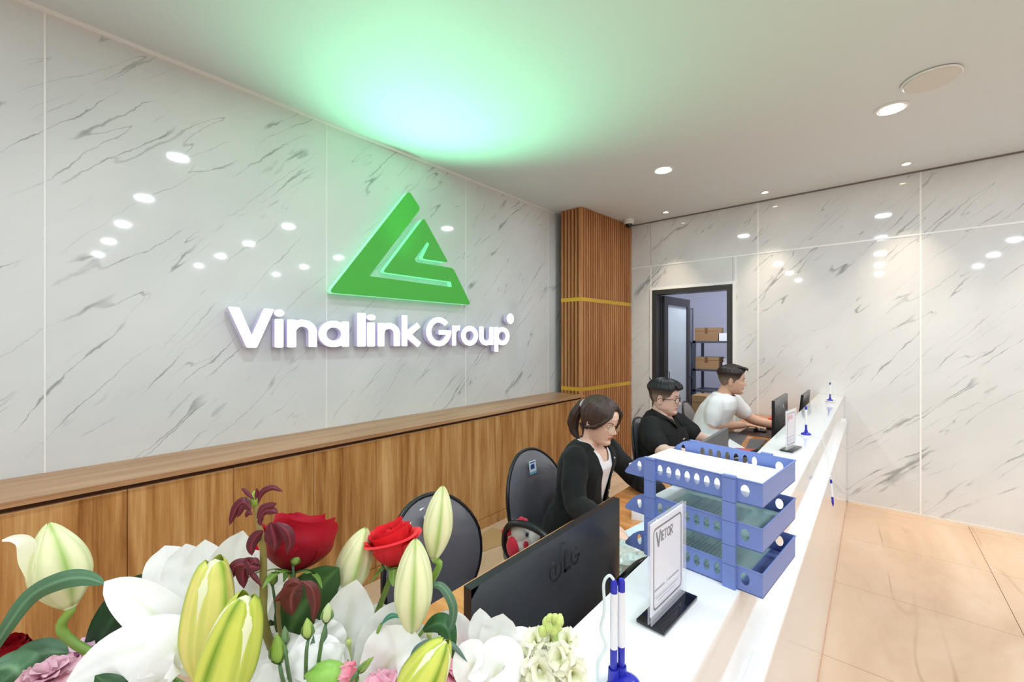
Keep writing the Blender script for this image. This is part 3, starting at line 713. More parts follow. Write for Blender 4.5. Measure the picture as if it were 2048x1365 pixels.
# ------------------------------------------------------------------ things on the desk
M_gpad = mat('grey_board', (96,95,98), .5); M_redp = mat('red_plastic', (214,62,48), .35); M_phone = mat('phone_black', (40,42,46), .3)
def flat(name, pts, z, th, m, label, cat):
    P = [WZ(u, v, z+th) for u, v in pts]
    c = sum(P, Vector())/len(P)
    mb = MB().add([(p.x,p.y,z) for p in P]+[(p.x,p.y,z+th) for p in P], [tuple(reversed(range(len(P)))), tuple(range(len(P),2*len(P)))]+[(i,(i+1)%len(P),len(P)+(i+1)%len(P),len(P)+i) for i in range(len(P))])
    bm = bmesh.new(); vs = [bm.verts.new(v) for v in mb.v]
    for f in mb.f: bm.faces.new([vs[i] for i in f])
    bmesh.ops.recalc_face_normals(bm, faces=bm.faces); m2 = MB().bm(bm)
    return obj(name, m2, m, None, 0, label=label, category=cat)
flat('paper', [(1376,884),(1384,864),(1444,862),(1436,892)], ZD+.001, .003, M_paper, 'white paper on the desk in front of the man in black', 'paper')
flat('clipboard', [(1362,890),(1398,858),(1500,866),(1470,905)], ZD, .0008, M_gpad, 'grey board lying under papers before the man in black', 'board')
flat('paper', [(1452,892),(1459,878),(1492,898),(1484,903)], ZD+.001, .002, M_paper, 'small white sheet right of the grey screen lid', 'paper')
flat('desk_pad', [(1486,908),(1500,878),(1534,880),(1510,906)], ZD, .006, M_gpad, 'grey flat pad beside the white counter edge', 'pad')
m4 = monitor((-.63, 2.35, ZD), 0, .47, .225, .785, 'grey screen lid standing behind the blue tray, before the man in black', 'screen', stand=True)
for o in bpy.data.objects:
    if o.parent == m4 and o.name.startswith(('back_cover', 'frame')): o.data.materials[0] = mat('lid_grey', (112,111,112), .45)
t = empty('desk_phone', (-.62, 2.86, ZD), 'black desk phone with raised handset right of the grey screen lid', 'phone', rz=math.radians(10))
part('phone_body', MB().hexa([Vector(p) for p in ((-.08,-.09,.0005),(.09,-.09,.0005),(.09,.09,.0005),(-.08,.09,.0005),(-.08,-.09,.02),(.09,-.09,.05),(.09,.09,.05),(-.08,.09,.02))]), M_phone, t)
part('handset', MB().tube(smoothpts([(-.07,-.07,.045),(-.03,-.05,.065),(.03,-.035,.075),(.09,-.02,.10),(.11,-.015,.105)], 5), [.018]+[.013]*19+[.018], 10), M_phone, t)
part('button', MB().box((-.03,.0,.032),(.0,.03,.040)), mat('button_white', (210,214,220), .4), t, 0)
t = empty('red_folder', (-.60, 3.20, ZD), 'red folders and pens between desk phone and second monitor', 'folder', rz=.5)
part('cover', MB().box((-.10,-.10,.0005),(.10,.10,.012)), M_redp, t, 0); part('cover', MB().box((-.08,-.12,.0125),(.11,.05,.020)), M_redp, t, 0)
part('label_strip', MB().box((-.02,-.06,.0205),(.02,.0,.0215)), M_paper, t, 0)
o = obj('red_box', MB().box((-.74,4.48,ZD+.0005),(-.62,4.66,ZD+.045), bev=.004), M_redp, None, 60, label='flat red box at the far end of the desk behind the monitor', category='box')
o = obj('mouse_mat', MB().box((-.84,3.80,ZD+.0004),(-.54,4.12,ZD+.004), bev=.001), mat('mat_brown', (70,48,46), .6), None, 60, label='dark mouse mat under the hand of the man in white', category='mouse mat')
t = empty('computer_mouse', (-.715, 3.985, ZD+.004), 'black computer mouse under the hand of the man in white', 'mouse')
part('shell', MB().ball((0,0,.012), (.052,.03,.02)), M_phone, t)
t = empty('keyboard', (-.63, 4.28, ZD), 'black keyboard beside the hand of the man in white', 'keyboard')
part('case', MB().box((-.07,-.13,.0005),(.07,.13,.016), bev=.004), M_phone, t, 60)
o_ = part('key', MB(), M_phone, t) if 0 else None
kb = MB()
for i in range(5):
    for j in range(12): kb.box((-.058+i*.024,-.122+j*.0205,.016),(-.058+i*.024+.02,-.122+j*.0205+.017,.020))
part('keys', kb, mat('key_grey', (70,72,76), .5), t, 0, kind='stuff')
# plastic bag with a boxed switch, near the counter edge
random.seed(3)
def crumple(c, r, n, amp, M=None, sd=0):
    vs = []; k = n//2
    mb = MB().ball((0,0,0), 1, 0, n)
    out = []
    for v in mb.v:
        p = Vector(v); nz = mnoise.noise(p*2.1+Vector((sd,0,0)))+.6*mnoise.noise(p*5.3+Vector((0,sd,0)))
        p = p*(1+amp*nz); out.append(Vector((c[0]+p.x*r[0], c[1]+p.y*r[1], max(c[2]+p.z*r[2], ZD+.001))))
    mb.v = [tuple(p) for p in out]; return mb
M_bag = mat('clear_bag', (214,236,232), .18, alpha=.55, spec=.8)
q = WZ(1256, 1125, .78)
t = empty('plastic_bag', (q.x, q.y, ZD), 'crumpled clear plastic bag holding a small boxed wall switch', 'bag')
obj('bag_film', crumple((q.x, q.y, ZD+.04), (.075,.085,.05), 56, .38, sd=4), M_bag, t, 45)
o = obj('switch_box', MB().box((q.x-.012,q.y-.03,ZD+.025),(q.x+.045,q.y+.035,ZD+.058), bev=.002), mat('box_beige', (206,200,184), .5), t, 30)
obj('box_print', MB().box((q.x-.004,q.y-.018,ZD+.058),(q.x+.036,q.y+.024,ZD+.0590)), M_paper, o, 0)
P = [W(1222,1190,1.02), W(1236,1168,1.02), W(1256,1147,1.04), W(1280,1126,1.07), W(1300,1118,1.11)]
t = obj('plastic_arch', MB().tube(smoothpts(P, 5), [.014]*21, 12, flat=.55), M_shell, None, 60, label='black curved plastic arch beside the counter edge, next to the clear bag', category='desk item')
P[0].z
# white folded carton and bluish sheet near the woman's left hand
q = WZ(1267, 1042, ZD)
o = obj('white_carton', MB().box((-.075,-.05,.0005),(.055,.05,.055), M=Matrix.Translation((q.x+.05,q.y+.07,ZD)) @ Matrix.Rotation(.25,4,'Z')), M_paper, None, 0, label='small white carton on the desk behind the blue tray fins', category='box')
flat('paper', [(1232,1078),(1250,1062),(1302,1036),(1320,1062)], ZD, .003, mat('bluish_paper', (214,232,244), .4), 'pale bluish paper lying on the desk by the woman', 'paper')
# cardboard on the floor
flat('cardboard_sheet', [(935,1082),(985,1055),(1045,1075),(958,1106)], .0, .006, mat('cardboard', (196,158,112), .8), 'flat brown cardboard sheet lying on the floor between the chairs', 'cardboard')
# rooster toy on the woman's chair
M_plush = mat('white_plush', (232,226,216), .8, sheen=.3); M_rplush = mat('red_plush', (206,34,60), .7, sheen=.3)
q = W(1052, 1066, 1.98)
t = empty('rooster_toy', (q.x-.02, q.y, .50), 'white plush rooster with red comb behind the armrest of the chair', 'soft toy')
obj('body', MB().ball((q.x,q.y,.565),(.065,.075,.065)).ball((q.x-.005,q.y-.035,.60),(.05,.04,.06)), M_plush, t, 180)
obj('comb', MB().ball((q.x-.01,q.y-.05,.655),(.014,.016,.016)).ball((q.x,q.y-.035,.662),(.014,.018,.018)).ball((q.x+.01,q.y-.018,.655),(.014,.016,.015)), M_rplush, t, 180)
obj('wattle', MB().ball((q.x+.04,q.y-.05,.568),(.012,.014,.018)), M_rplush, t, 180)
obj('wing', MB().ball((q.x-.02,q.y-.075,.545),(.035,.018,.05)), M_rplush, t, 180)
obj('tail', MB().ball((q.x-.065,q.y-.065,.60),(.03,.02,.018)), M_rplush, t, 180)
o = obj('eye', MB().ball((q.x+.042,q.y-.045,.613),(.005,.010,.010)), mat('eye_ring', (60,66,90), .3), t, 180)
obj('pupil', MB().ball((q.x+.046,q.y-.047,.613),(.003,.005,.005)), M_dk, o, 180)

# ------------------------------------------------------------------ storage shelves seen through the door
M_rack = mat('rack_steel', (92,98,108), .45, metal=.4); M_ctn = mat('carton_brown', (158,124,88), .8); M_ctn2 = mat('carton_tan', (172,138,98), .8)
M_tape = mat('tape_brown', (120,84,52), .5)
def rack(x0, x1, y0, y1, zs, top, label, back=None):
    t = empty('shelf_rack', ((x0+x1)/2, (y0+y1)/2, 0), label, 'shelf')
    for x in (x0, x1-.035):
        for y in (y0, y1-.035): obj('upright', MB().box((x,y,0),(x+.035,y+.035,top)), M_rack, t, 0)
    for z in zs: obj('shelf_board', MB().box((x0,y0,z-.03),(x1,y1,z)), M_rack, t, 0)
    if back: obj('side_sheet', MB().box(*back), mat('rack_sheet', (120,122,132), .6), t, 0)
    return t
rack(-1.98, -.62, 6.3, 6.72, (.35, .80, 1.10, 1.50), 1.51, 'low grey steel shelf at the back of the store room holding cartons')
rack(-2.62, -2.16, 5.75, 6.9, (.45, .95, 1.50), 2.02, 'taller grey steel rack beside the open door leaf', ((-2.60,6.86,1.5),(-2.16,6.88,2.0)))
def carton(x, y, z, w_, d_, h_, m, label, grp=None, tape=True):
    t = empty('carton', (x, y, z), label, 'box', grp)
    part('box', MB().box((-w_/2,-d_/2,.0008),(w_/2,d_/2,h_)), m, t, 0)
    if tape:
        part('tape', MB().box((-.02,-d_/2-.001,h_*.55),(.02,-d_/2,h_)), M_tape, t, 0)
        part('flap_line', MB().box((-w_/2,-d_/2-.0008,h_*.74),(w_/2,-d_/2,h_*.76)), M_tape, t, 0)
carton(-1.80, 6.45, 1.50, .31, .28, .19, M_ctn, 'brown carton on the top shelf seen through the doorway')
carton(-1.50, 6.42, 1.50, .26, .22, .11, M_paper, 'flat white box right of the brown carton on the top shelf', tape=False)
carton(-1.80, 6.45, 1.10, .33, .28, .17, M_ctn2, 'brown carton with white sticker on the second shelf')
carton(-1.26, 6.45, 1.10, .12, .28, .16, M_ctn2, 'narrow brown carton at the right end of the second shelf')
for i, (x, z) in enumerate(((-1.56,0),(-1.485,0),(-1.41,0),(-1.56,.052),(-1.485,.052),(-1.41,.052),(-1.55,.104),(-1.47,.104))):
    obj('small_box', MB().box((x-.033,6.34,1.1005+z),(x+.033,6.44,1.150+z)), mat('box_white%d' % (i%2), (228,228,232) if i%2 else (200,202,208), .5), None, 0, label='small white box piled on the second storage shelf', category='box', group='small white boxes on the storage shelf')
carton(-1.70, 6.1, 0, .50, .36, .40, M_ctn, 'large brown carton on the storage floor, left one'); carton(-1.66, 6.1, .40, .44, .34, .36, M_ctn2, 'large brown carton stacked on another in the store room')
carton(-1.18, 6.1, 0, .44, .36, .42, M_ctn2, 'large brown carton on the storage floor behind the man in white')
carton(-2.30, 6.0, .95, .16, .2, .16, mat('carton_pink', (170,132,118), .8), 'small pinkish box on the rack beside the door leaf')
carton(-2.32, 6.0, 1.112, .16, .2, .12, M_blk, 'black box on top of the pinkish box on the rack', tape=False)
carton(-2.35, 6.0, .45, .3, .4, .3, M_gpad, 'grey crate on the lower board of the rack beside the door', tape=False)
# ------------------------------------------------------------------ people
def remeshed(mb, voxel, it=2, cuts=None, wr=0, wscale=9, wdir=(1,1,1)):
    ob = bpy.data.objects.new('tmp', mb.mesh('tmp', [], 0)); COL.objects.link(ob)
    m = ob.modifiers.new('r', 'REMESH'); m.mode = 'VOXEL'; m.voxel_size = voxel
    m = ob.modifiers.new('s', 'SMOOTH'); m.iterations = it; m.factor = .5
    dg = bpy.context.evaluated_depsgraph_get(); me = bpy.data.meshes.new_from_object(ob.evaluated_get(dg))
    bpy.data.objects.remove(ob)
    if wr:
        me.update(); no = [v.normal.copy() for v in me.vertices]
        for v, n in zip(me.vertices, no):
            p = Vector((v.co.x*wdir[0], v.co.y*wdir[1], v.co.z*wdir[2]))*wscale
            f = mnoise.noise(p)+.5*mnoise.noise(p*2.3+Vector((7,3,1)))
            v.co += n*wr*f
    if cuts:
        bm = bmesh.new(); bm.from_mesh(me)
        for planes, kill in cuts:
            for co, n in planes: bmesh.ops.bisect_plane(bm, geom=bm.verts[:]+bm.edges[:]+bm.faces[:], plane_co=co, plane_no=n)
            bmesh.ops.delete(bm, geom=[f for f in bm.faces if kill(f.calc_center_median())], context='FACES')
            bv = [v for v in bm.verts if v.is_boundary]
            for _ in range(5):
                new = {}
                for v in bv:
                    nb = [e.other_vert(v) for e in v.link_edges if e.is_boundary]
                    if len(nb) == 2: new[v] = v.co*.5+(nb[0].co+nb[1].co)*.25
                for v, c in new.items(): v.co = c
        bm.to_mesh(me); bm.free()
    return me
def finish(me, m, smooth=80):
    me.materials.clear()
    for x in (m if isinstance(m, (list, tuple)) else [m]): me.materials.append(x)
    me.polygons.foreach_set('use_smooth', [True]*len(me.polygons)); me.update(); return me
def join_mesh(me, mb, mats):           # add a builder's faces to a mesh
    base = MB(); base.v = [tuple(v.co) for v in me.vertices]; base.f = [tuple(p.vertices) for p in me.polygons]; base.m = [0]*len(base.f)
    base.add(mb.v, mb.f); base.m[-len(mb.f):] = mb.m
    return base
def loft(mb, secs, n=28, p=2.4):       # secs: (centre, forward dir, side half width, depth half width, up dir)
    vs = []
    for c, fw, sw, dw in secs:
        f = Vector((math.cos(fw), math.sin(fw), 0)); s_ = Vector((-f.y, f.x, 0))
        for j in range(n):
            a = 2*PI*j/n; ca, sa = math.cos(a), math.sin(a)
            vs.append(Vector(c)+f*dw*math.copysign(abs(ca)**(2/p), ca)+s_*sw*math.copysign(abs(sa)**(2/p), sa))
    k = len(secs)
    fs = [(i*n+j, i*n+(j+1)%n, (i+1)*n+(j+1)%n, (i+1)*n+j) for i in range(k-1) for j in range(n)]
    fs += [tuple(reversed(range(n))), tuple((k-1)*n+j for j in range(n))]
    mb.add(vs, fs)
def limb(mb, pts, rs, n=16, sub=4, extra=0):
    P = smoothpts(pts, sub); R = [float(np.interp(i/sub, range(len(rs)), rs))+extra for i in range(len(P))]
    mb.tube(P, R, n); mb.ball(P[0], R[0]*.98, n=n); mb.ball(P[-1], R[-1]*.98, n=n)
HT = [(-.004,.066,-.030,.012),(.002,.080,-.012,.026),(.012,.090,.0,.038),(.022,.093,.012,.045),(.034,.089,.030,.051),(.05,.091,.050,.058),(.07,.092,.066,.064),(.09,.093,.080,.069),(.112,.091,.090,.0725),
      (.132,.094,.096,.075),(.155,.096,.098,.0755),(.175,.090,.096,.073),(.193,.076,.086,.066),(.207,.058,.070,.053),(.218,.036,.046,.034),(.225,.012,.016,.012),(.2265,0,0,0)]
NOSE = [(.068,0),(.073,.006),(.078,.019),(.084,.024),(.090,.020),(.100,.0125),(.110,.007),(.118,.002),(.13,0)]
def head_pt(z, a, off=0, k=1, jaw=0):
    F, B, Wd = tab(HT, z); c, s_ = math.cos(a), math.sin(a)
    if z < .1: Wd += jaw*max(0, 1-abs(z-.04)/.05)
    p = 2.45 if c > 0 else 2.1
    x = (F if c > 0 else B)*math.copysign(abs(c)**(2/p), c); y = Wd*math.copysign(abs(s_)**(2/2.2), s_)
    if B < 0 and c <= 0: x = -B*abs(c)+0*x
    if c > 0:
        g = lambda y0, z0, sy, sz: math.exp(-((y-y0)/sy)**2-((z-z0)/sz)**2)
        nw = .0065+.0065*max(0, min(1, (.112-z)/.03))
        x += tab(NOSE, z)[0]*math.exp(-(abs(y)/nw)**2.6)*k
        x += .004*g(.0125,.075,.006,.006)+.004*g(-.0125,.075,.006,.006)
        x -= .0095*g(.031,.111,.015,.0095)+.0095*g(-.031,.111,.015,.0095)
        x += .004*g(.030,.129,.020,.006)+.004*g(-.030,.129,.020,.006)
        x += .0065*g(0,.055,.019,.0045)+.0055*g(0,.046,.016,.0045)-.003*g(0,.0505,.02,.002)-.003*g(0,.035,.02,.005)
        x += .003*g(.040,.085,.018,.018)+.003*g(-.040,.085,.018,.018)+.004*g(0,.016,.016,.012)
    P = Vector((x, y, z))
    if off:
        n = Vector((x, y*1.1, (z-.12)*1.05)).normalized(); P += n*off
    return P
def head_mb(jaw=0):
    mb = MB(); nz, na = 84, 110; zs = [lerp(-.004, .2265, i/nz) for i in range(nz+1)]
    for i, q in enumerate(zs):         # finer near the crown
        t = i/nz; zs[i] = -.004+.2305*(t if t < .8 else .8+.2*math.sin((t-.8)/.2*PI/2))
    an = [PI*math.copysign(abs(j/na*2-1)**1.45, j/na*2-1) for j in range(na)]
    vs = [head_pt(z, a, jaw=jaw) for z in zs for a in an]
    fs = []; mi = []
    for i in range(nz):
        for j in range(na):
            f = (i*na+j, i*na+(j+1)%na, (i+1)*na+(j+1)%na, (i+1)*na+j); fs.append(f)
            c = sum((vs[q] for q in f), Vector())/4
            lip = c.x > .07 and abs(c.y) < .023 and ((c.z-.0505)/(.0085*(1-(abs(c.y)/.024)**2)+1e-4))**2 < 1
            mi.append(1 if lip else 0)
    mb.add(vs, fs); mb.m = mi
    return mb
def ear_mb(s_):                        # head space, s_ = -1 right, +1 left
    mb = MB(); c = Vector((-.004, s_*.0735, .098))
    R = Matrix.Rotation(s_*math.radians(-18), 3, 'Z')
    rim = [c+R @ Vector((.013*math.cos(a)-.004*math.sin(a)*0, s_*(.007+.003*math.cos(a)), .028*math.sin(a)+.004)) for a in [PI*.45*0+2*PI*i/22 for i in range(23)]]
    mb.tube(rim, .0030, 8, cap=False)
    mb.ball(c+Vector((0, s_*.003, .002)), (.0125,.0045,.026), 0, 14); mb.ball(c+R @ Vector((.004, s_*.004, -.023)), (.007,.004,.009), 0, 10)
    return mb
def hand(mb, wrist, fw, up, side, s=1.0, curl=.5, spread=.12):   # fw: towards fingers, up: back of hand, side: towards the thumb
    fw, up = Vector(fw).normalized(), Vector(up); up = (up-fw*up.dot(fw)).normalized(); sd = Vector(side); sd = (sd-fw*sd.dot(fw)-up*sd.dot(up)).normalized()
    T = lambda a, b, c: wrist+(fw*a+sd*b+up*c)*s
    P = [T(.0,0,0), T(.03,.0,.003), T(.062,0,.004), T(.088,0,.001)]
    for (w_, h_), p in zip(((.024,.017),(.033,.014),(.038,.0125),(.036,.010)), P):
        M = Matrix((fw, sd, up)).transposed().to_4x4(); mb.ball(p, (.022*s, w_*s, h_*s), 0, 16, M.to_3x3())
    for i, (b, ln) in enumerate(((.028,.070),(.010,.078),(-.009,.073),(-.027,.058))):
        c = curl*(1+.15*i); a = (b/.028)*spread; q = T(.082-.006*abs(i-1), b, .001); pts = [T(.055, b*.8, .002), q]; pit = .1
        for fr in (.42, .32, .26):
            d = fw*math.cos(pit)+sd*math.sin(a)*.9-up*math.sin(pit); q = q+d*ln*fr*s; pts.append(q); pit += c
        mb.tube(smoothpts(pts, 3), [.0088*s]*4+[.0082*s]*3+[.0076*s]*3+[.0070*s]*2+[.0058*s], 10); mb.ball(pts[-1], .0060*s, 0, 10)
    th = [T(.012,.020,-.002), T(.035,.040,-.006), T(.058,.052,-.012), T(.080,.053,-.018)]
    mb.tube(smoothpts(th, 3), [.012*s]*3+[.0105*s]*3+[.0092*s]*3+[.0070*s], 10); mb.ball(th[-1], .0072*s, 0, 10)
M_pupil = mat('pupil', (28,20,18), .1, spec=.8); M_eye = mat('eye_white', (236,232,228), .2); M_hem = mat('seam', (20,20,24), .7)
M_trous = mat('dark_trousers', (34,36,44), .8)
def face_bits(parent, Mh, brow, skin, glasses=None, lash=(40,28,24), lidz=.0):
    for s_ in (-1, 1):
        o = obj('eye', MB().ball((0,0,0), .0108, 0, 18, None), M_eye, None, 180); o.data.transform(Mh @ Matrix.Translation((.0770, s_*.031, .1105)))
        o.parent = parent; o.matrix_parent_inverse = wm(parent).inverted()
        q = MB().ball((.0082, s_*-.001, -.0025), (.0032,.0052,.0052), 0, 14); q.v = [tuple(Mh @ (Vector(v)+Vector((.0770, s_*.031, .1105)))) for v in q.v]
        obj('iris', q, M_pupil, o, 180)
        P = [Mh @ head_pt(.1105+.0045*math.cos(t), 0) for t in (0,)]
        lid = [Vector((.0770+.0118*math.cos(t*1.15), s_*.031+.0135*math.sin(t*1.15)*1.0, .1145-.0045*abs(math.sin(t*1.1))**2)) for t in np.linspace(-1,1,11)]
        obj('eyelashes', MB().tube([Mh @ p for p in lid], [.0006]+[.0013]*9+[.0006], 6), mat('lash', lash, .6), parent, 180)
        m = MB().grid(lambda i, j: Mh @ (Vector((.0770, s_*.031, .1105))+Vector((.0122*math.cos(lerp(-1.35,1.35,i))*math.cos(lerp(.12,1.3,j)), .0130*math.sin(lerp(-1.35,1.35,i))*math.cos(lerp(.12,1.3,j)), .0122*math.sin(lerp(.12,1.3,j))))), 12, 8)
        obj('eyelid', m, skin, parent, 180)
        br = []
        for t in np.linspace(0, 1, 9):
            y = s_*(.014+.036*t); z = .1315+.006*math.sin(t*PI*.75)
            a = s_*math.asin(min(.98, abs(y)/.078)); br.append(Mh @ (head_pt(z, a)+Vector((.002,0,0))))
        obj('eyebrow', MB().tube(br, [.0014,.0028,.0030,.0028,.0026,.0022,.0018,.0012,.0006], 6, flat=.7), brow, parent, 180)
def person(key, label, Mh, jaw, skin, lips, secs, neck, arms, legs, hr=1.0):
    """Mh: head space to world (origin below the chin); returns the empty and the body object"""
    t = empty('person', (secs[0][0][0], secs[0][0][1], 0), label, 'person')
    mb = MB(); loft(mb, secs); limb(mb, neck[0], neck[1])
    for a in arms: limb(mb, a['p'], a['r'])
    for a in arms: hand(mb, Vector(a['p'][-1]), a['fw'], a.get('up',(0,0,1)), a['side'], a.get('s',1), a.get('curl',.35))
    for lg in legs: limb(mb, lg[0], lg[1])
    me = remeshed(mb, .0048, 3)
    hd = head_mb(jaw); hd.v = [tuple(Mh @ Vector(v)) for v in hd.v]
    full = join_mesh(me, hd, None)
    for s_ in (-1, 1):
        e = ear_mb(s_); e.v = [tuple(Mh @ Vector(v)) for v in e.v]; full.add(e.v, e.f)
    body = obj('body', full, [skin, lips], t, 180)
    return t, body
def cloth(name, mb, m, parent, voxel=.008, cuts=None, wr=.004, it=3, wscale=9, wdir=(1,1,1), solid=.0, label=None):
    me = finish(remeshed(mb, voxel, it, cuts, wr, wscale, wdir), m)
    o = obj(name, me, None, parent, label=label)
    if solid:
        md = o.modifiers.new('thick', 'SOLIDIFY'); md.thickness = solid; md.offset = 1
    return o
def hairmat(): return attr_mat('hair', .42, spec=.5)
def hair_shell(parent, Mh, line, thick, col, fade=None, name='hair', na=120, nz=40, seed=0, strand=.0016, flow=30):
    vs, cc = [], []
    for i in range(nz+1):
        for j in range(na):
            a = -PI+2*PI*j/na; z0 = line(a); u = i/nz; z = z0+(.2262-z0)*math.sin(u*PI/2)
            e = thick(a, u, z)*min(1, u*7+.12)
            e += strand*math.sin(a*flow+6*mnoise.noise(Vector((math.cos(a)*2, math.sin(a)*2, z*14+seed))))*min(1, u*5)
            vs.append(Mh @ head_pt(z, a, max(e, .0012)))
            c = lin(col); f = 1+.35*mnoise.noise(Vector((math.cos(a)*14, math.sin(a)*14, z*16+seed)))
            c = tuple(q*f for q in c[:3])
            if fade: 
                k = fade(a, z); c = tuple(lerp(q, r, k) for q, r in zip(c, lin((150,128,112))[:3]))
            cc.append(c+(1,))
    fs = [(i*na+j, i*na+(j+1)%na, (i+1)*na+(j+1)%na, (i+1)*na+j) for i in range(nz) for j in range(na)]
    return obj(name, MB().add(vs, fs, 0, cc), hairmat(), parent, 180)
def lockhair(name, P, r, col, parent, flat=.5, n=12, strands=7, sd=0, up=(0,0,1)):   # a tress: a core and thin strands round it
    Q = smoothpts(P, 7); k = len(Q); R = [float(np.interp(i/(k-1)*(len(r)-1), range(len(r)), r)) for i in range(k)]
    c0 = lin(col); mb = MB().tube(Q, R, n, flat=flat, up=up, cols=[c0]*k)
    for s_ in range(strands):
        a = 2*PI*s_/strands; d = Vector((math.cos(a), math.sin(a)*.8, .2*math.sin(2*a)))
        f = .7+.7*((s_*37 % 10)/10); c = tuple(q*f for q in c0[:3])+(1,)
        mb.tube([q+d*R[i]*.62+Vector((.0015*math.sin(i*.9+s_),.0015*math.cos(i*.7+s_*2),0)) for i, q in enumerate(Q)], [x*.42 for x in R], 6, cols=[c]*k, up=up)
    return obj(name, mb, hairmat(), parent, 180)
def headM(ear, yaw, pitch, roll=0, s=1):   # pitch > 0 looks down; ear = midpoint between the ears (head space z .10)
    return Matrix.Translation(ear) @ Matrix.Rotation(math.radians(yaw), 4, 'Z') @ Matrix.Rotation(math.radians(pitch), 4, 'Y') @ Matrix.Rotation(math.radians(roll), 4, 'X') @ Matrix.Scale(s, 4) @ Matrix.Translation((0,0,-.10))
def spectacles(parent, Mh, m, rx=.021, rz=.019, th=.0011, lens=None, y0=.032, x=.105, z=.107, tilt=.0):
    t = obj('glasses', MB(), m, parent, 180)
    mb = MB()
    for s_ in (-1, 1):
        loop = [Mh @ Vector((x-.010*(abs(y0+rx*math.cos(a)*1)/.05)**2, s_*(y0+rx*math.cos(a)), z+rz*math.sin(a)*(1-.06*math.cos(a)))) for a in [2*PI*i/28 for i in range(29)]]
        mb.tube(loop, th, 6, cap=False)
        mb.tube([Mh @ p for p in (Vector((x-.011, s_*(y0+rx), z+.006)), Vector((x-.022, s_*.066, z+.008)), Vector((.03, s_*.0755, z+.006)), Vector((-.004, s_*.080, z+.004)), Vector((-.018, s_*.080, z-.012)))], th*1.1, 6)
    mb.tube([Mh @ Vector((x, -y0+rx, z+.003)), Mh @ Vector((x+.003, 0, z+.006)), Mh @ Vector((x, y0-rx, z+.003))], th, 6)
    me = mb.mesh('glasses', m, 180); t.data = me
    for s_ in (-1, 1):
        dsk = MB(); c = Mh @ Vector((x-.004, s_*y0, z)); vs = [c]+[Mh @ Vector((x-.010*(abs(y0+rx*math.cos(a))/.05)**2, s_*(y0+rx*.97*math.cos(a)), z+rz*.97*math.sin(a))) for a in [2*PI*i/28 for i in range(28)]]
        dsk.add(vs, [(0,1+i,1+(i+1)%28) for i in range(28)]); obj('lens', dsk, lens, t, 180)
    return t
M_lensg = mat('spectacle_lens', (235,236,222), .03, alpha=.22, spec=.7)
D = math.radians

# ---- woman in the black jacket
M_skin = mat('skin_fair', (234,194,172), .5, sss=.06); M_lips = mat('lips', (196,112,104), .45)
M_tee = mat('white_tee', (238,236,238), .85); M_jkt = mat('black_tweed', (11,15,16), .9, sheen=.06, bump=(420,.6,.0015))
Mw = headM((-.998,1.79,1.112), -3, 17, 0, .91)
sec = [((-1.13,1.78,.53),0,.165,.12),((-1.12,1.78,.62),0,.150,.10),((-1.085,1.78,.72),0,.122,.080),((-1.065,1.785,.82),0,.130,.085),((-1.052,1.79,.90),0,.140,.092),((-1.05,1.795,.96),0,.140,.074),((-1.055,1.80,.995),0,.105,.054),((-1.05,1.80,1.02),0,.056,.048)]
aR = dict(p=[(-1.045,1.672,.95),(-1.02,1.60,.86),(-.975,1.565,.785),(-.89,1.525,.785),(-.80,1.487,.785)], r=[.042,.038,.034,.031,.022], fw=(.07,-.035,-.018), side=(.2,1,0), s=.92, curl=.28)
aL = dict(p=[(-1.03,1.925,.95),(-1.0,2.02,.87),(-.93,2.07,.79),(-.84,2.01,.785),(-.76,1.95,.785)], r=[.048,.043,.037,.033,.023], fw=(.07,-.03,-.018), side=(0,-1,0), s=.92, curl=.28)
lg = lambda x0, y0, k: ([(x0,y0,.575),(x0+.22,y0+k*.01,.58),(x0+.42,y0+k*.02,.575),(x0+.42,y0+k*.02,.32),(x0+.40,y0+k*.02,.10),(x0+.50,y0+k*.03,.045)], [.078,.072,.058,.048,.038,.036])
tW, bW = person('w', 'woman with ponytail and glasses in black jacket, seated at the desk', Mw, 0, M_skin, M_lips, sec, ([(-1.055,1.80,.98),(-1.035,1.797,1.04),(-1.012,1.792,1.09)], [.050,.045,.048]), [aR, aL], [lg(-1.12,1.69,-1), lg(-1.12,1.87,1)])
mb = MB(); loft(mb, [(c, a, w_+.006, d+.008) for c, a, w_, d in sec]); 
cloth('white_tee', mb, M_tee, tW, .006, [([], lambda p: p.z > .93 and ((p.x+1.03)/.075)**2+((p.y-1.8)/.062)**2 < 1 and (p.x+1.03)*.62+(p.z-.975)*.8 > 0)], wr=.002)
mb = MB(); loft(mb, [((c[0]-.004,c[1],c[2]), a, w_+.022, d+.019+(.012 if c[2] < .75 else 0)) for c, a, w_, d in sec[:-1]]+[((-1.055,1.80,1.018),0,.082,.064)])
for A_ in (aR, aL): limb(mb, A_['p'][:-1]+[tuple(Vector(A_['p'][-1])-Vector((.012,-.004,0)))], [.058,.053,.048,.044,.037])
neck_c = Vector((-1.03,1.8,.985)); nn = Vector((.55,0,.83)).normalized()
opn = lambda z: .030+.040*max(0, min(1, (z-.84)/.12))
pl = []
for s_ in (-1, 1): pl.append(((-1.0, 1.795+s_*.056, .9), Vector((0, 1, -s_*.16)).normalized()))
kill = lambda p: ((p-neck_c).dot(nn) > 0 and ((p.x+1.035)/.082)**2+((p.y-1.8)/.072)**2 < 1) or (p.x > -1.04 and (p.y-1.795-.056)-.16*(p.z-.9)*1.013 < 0 and (p.y-1.795+.056)+.16*(p.z-.9)*1.013 > 0 and .60 < p.z < .985)
jk = cloth('black_jacket', mb, M_jkt, tW, .007, [(pl, kill)], wr=.009, wscale=11, wdir=(1,1,.6), solid=.005)
from mathutils.bvhtree import BVHTree
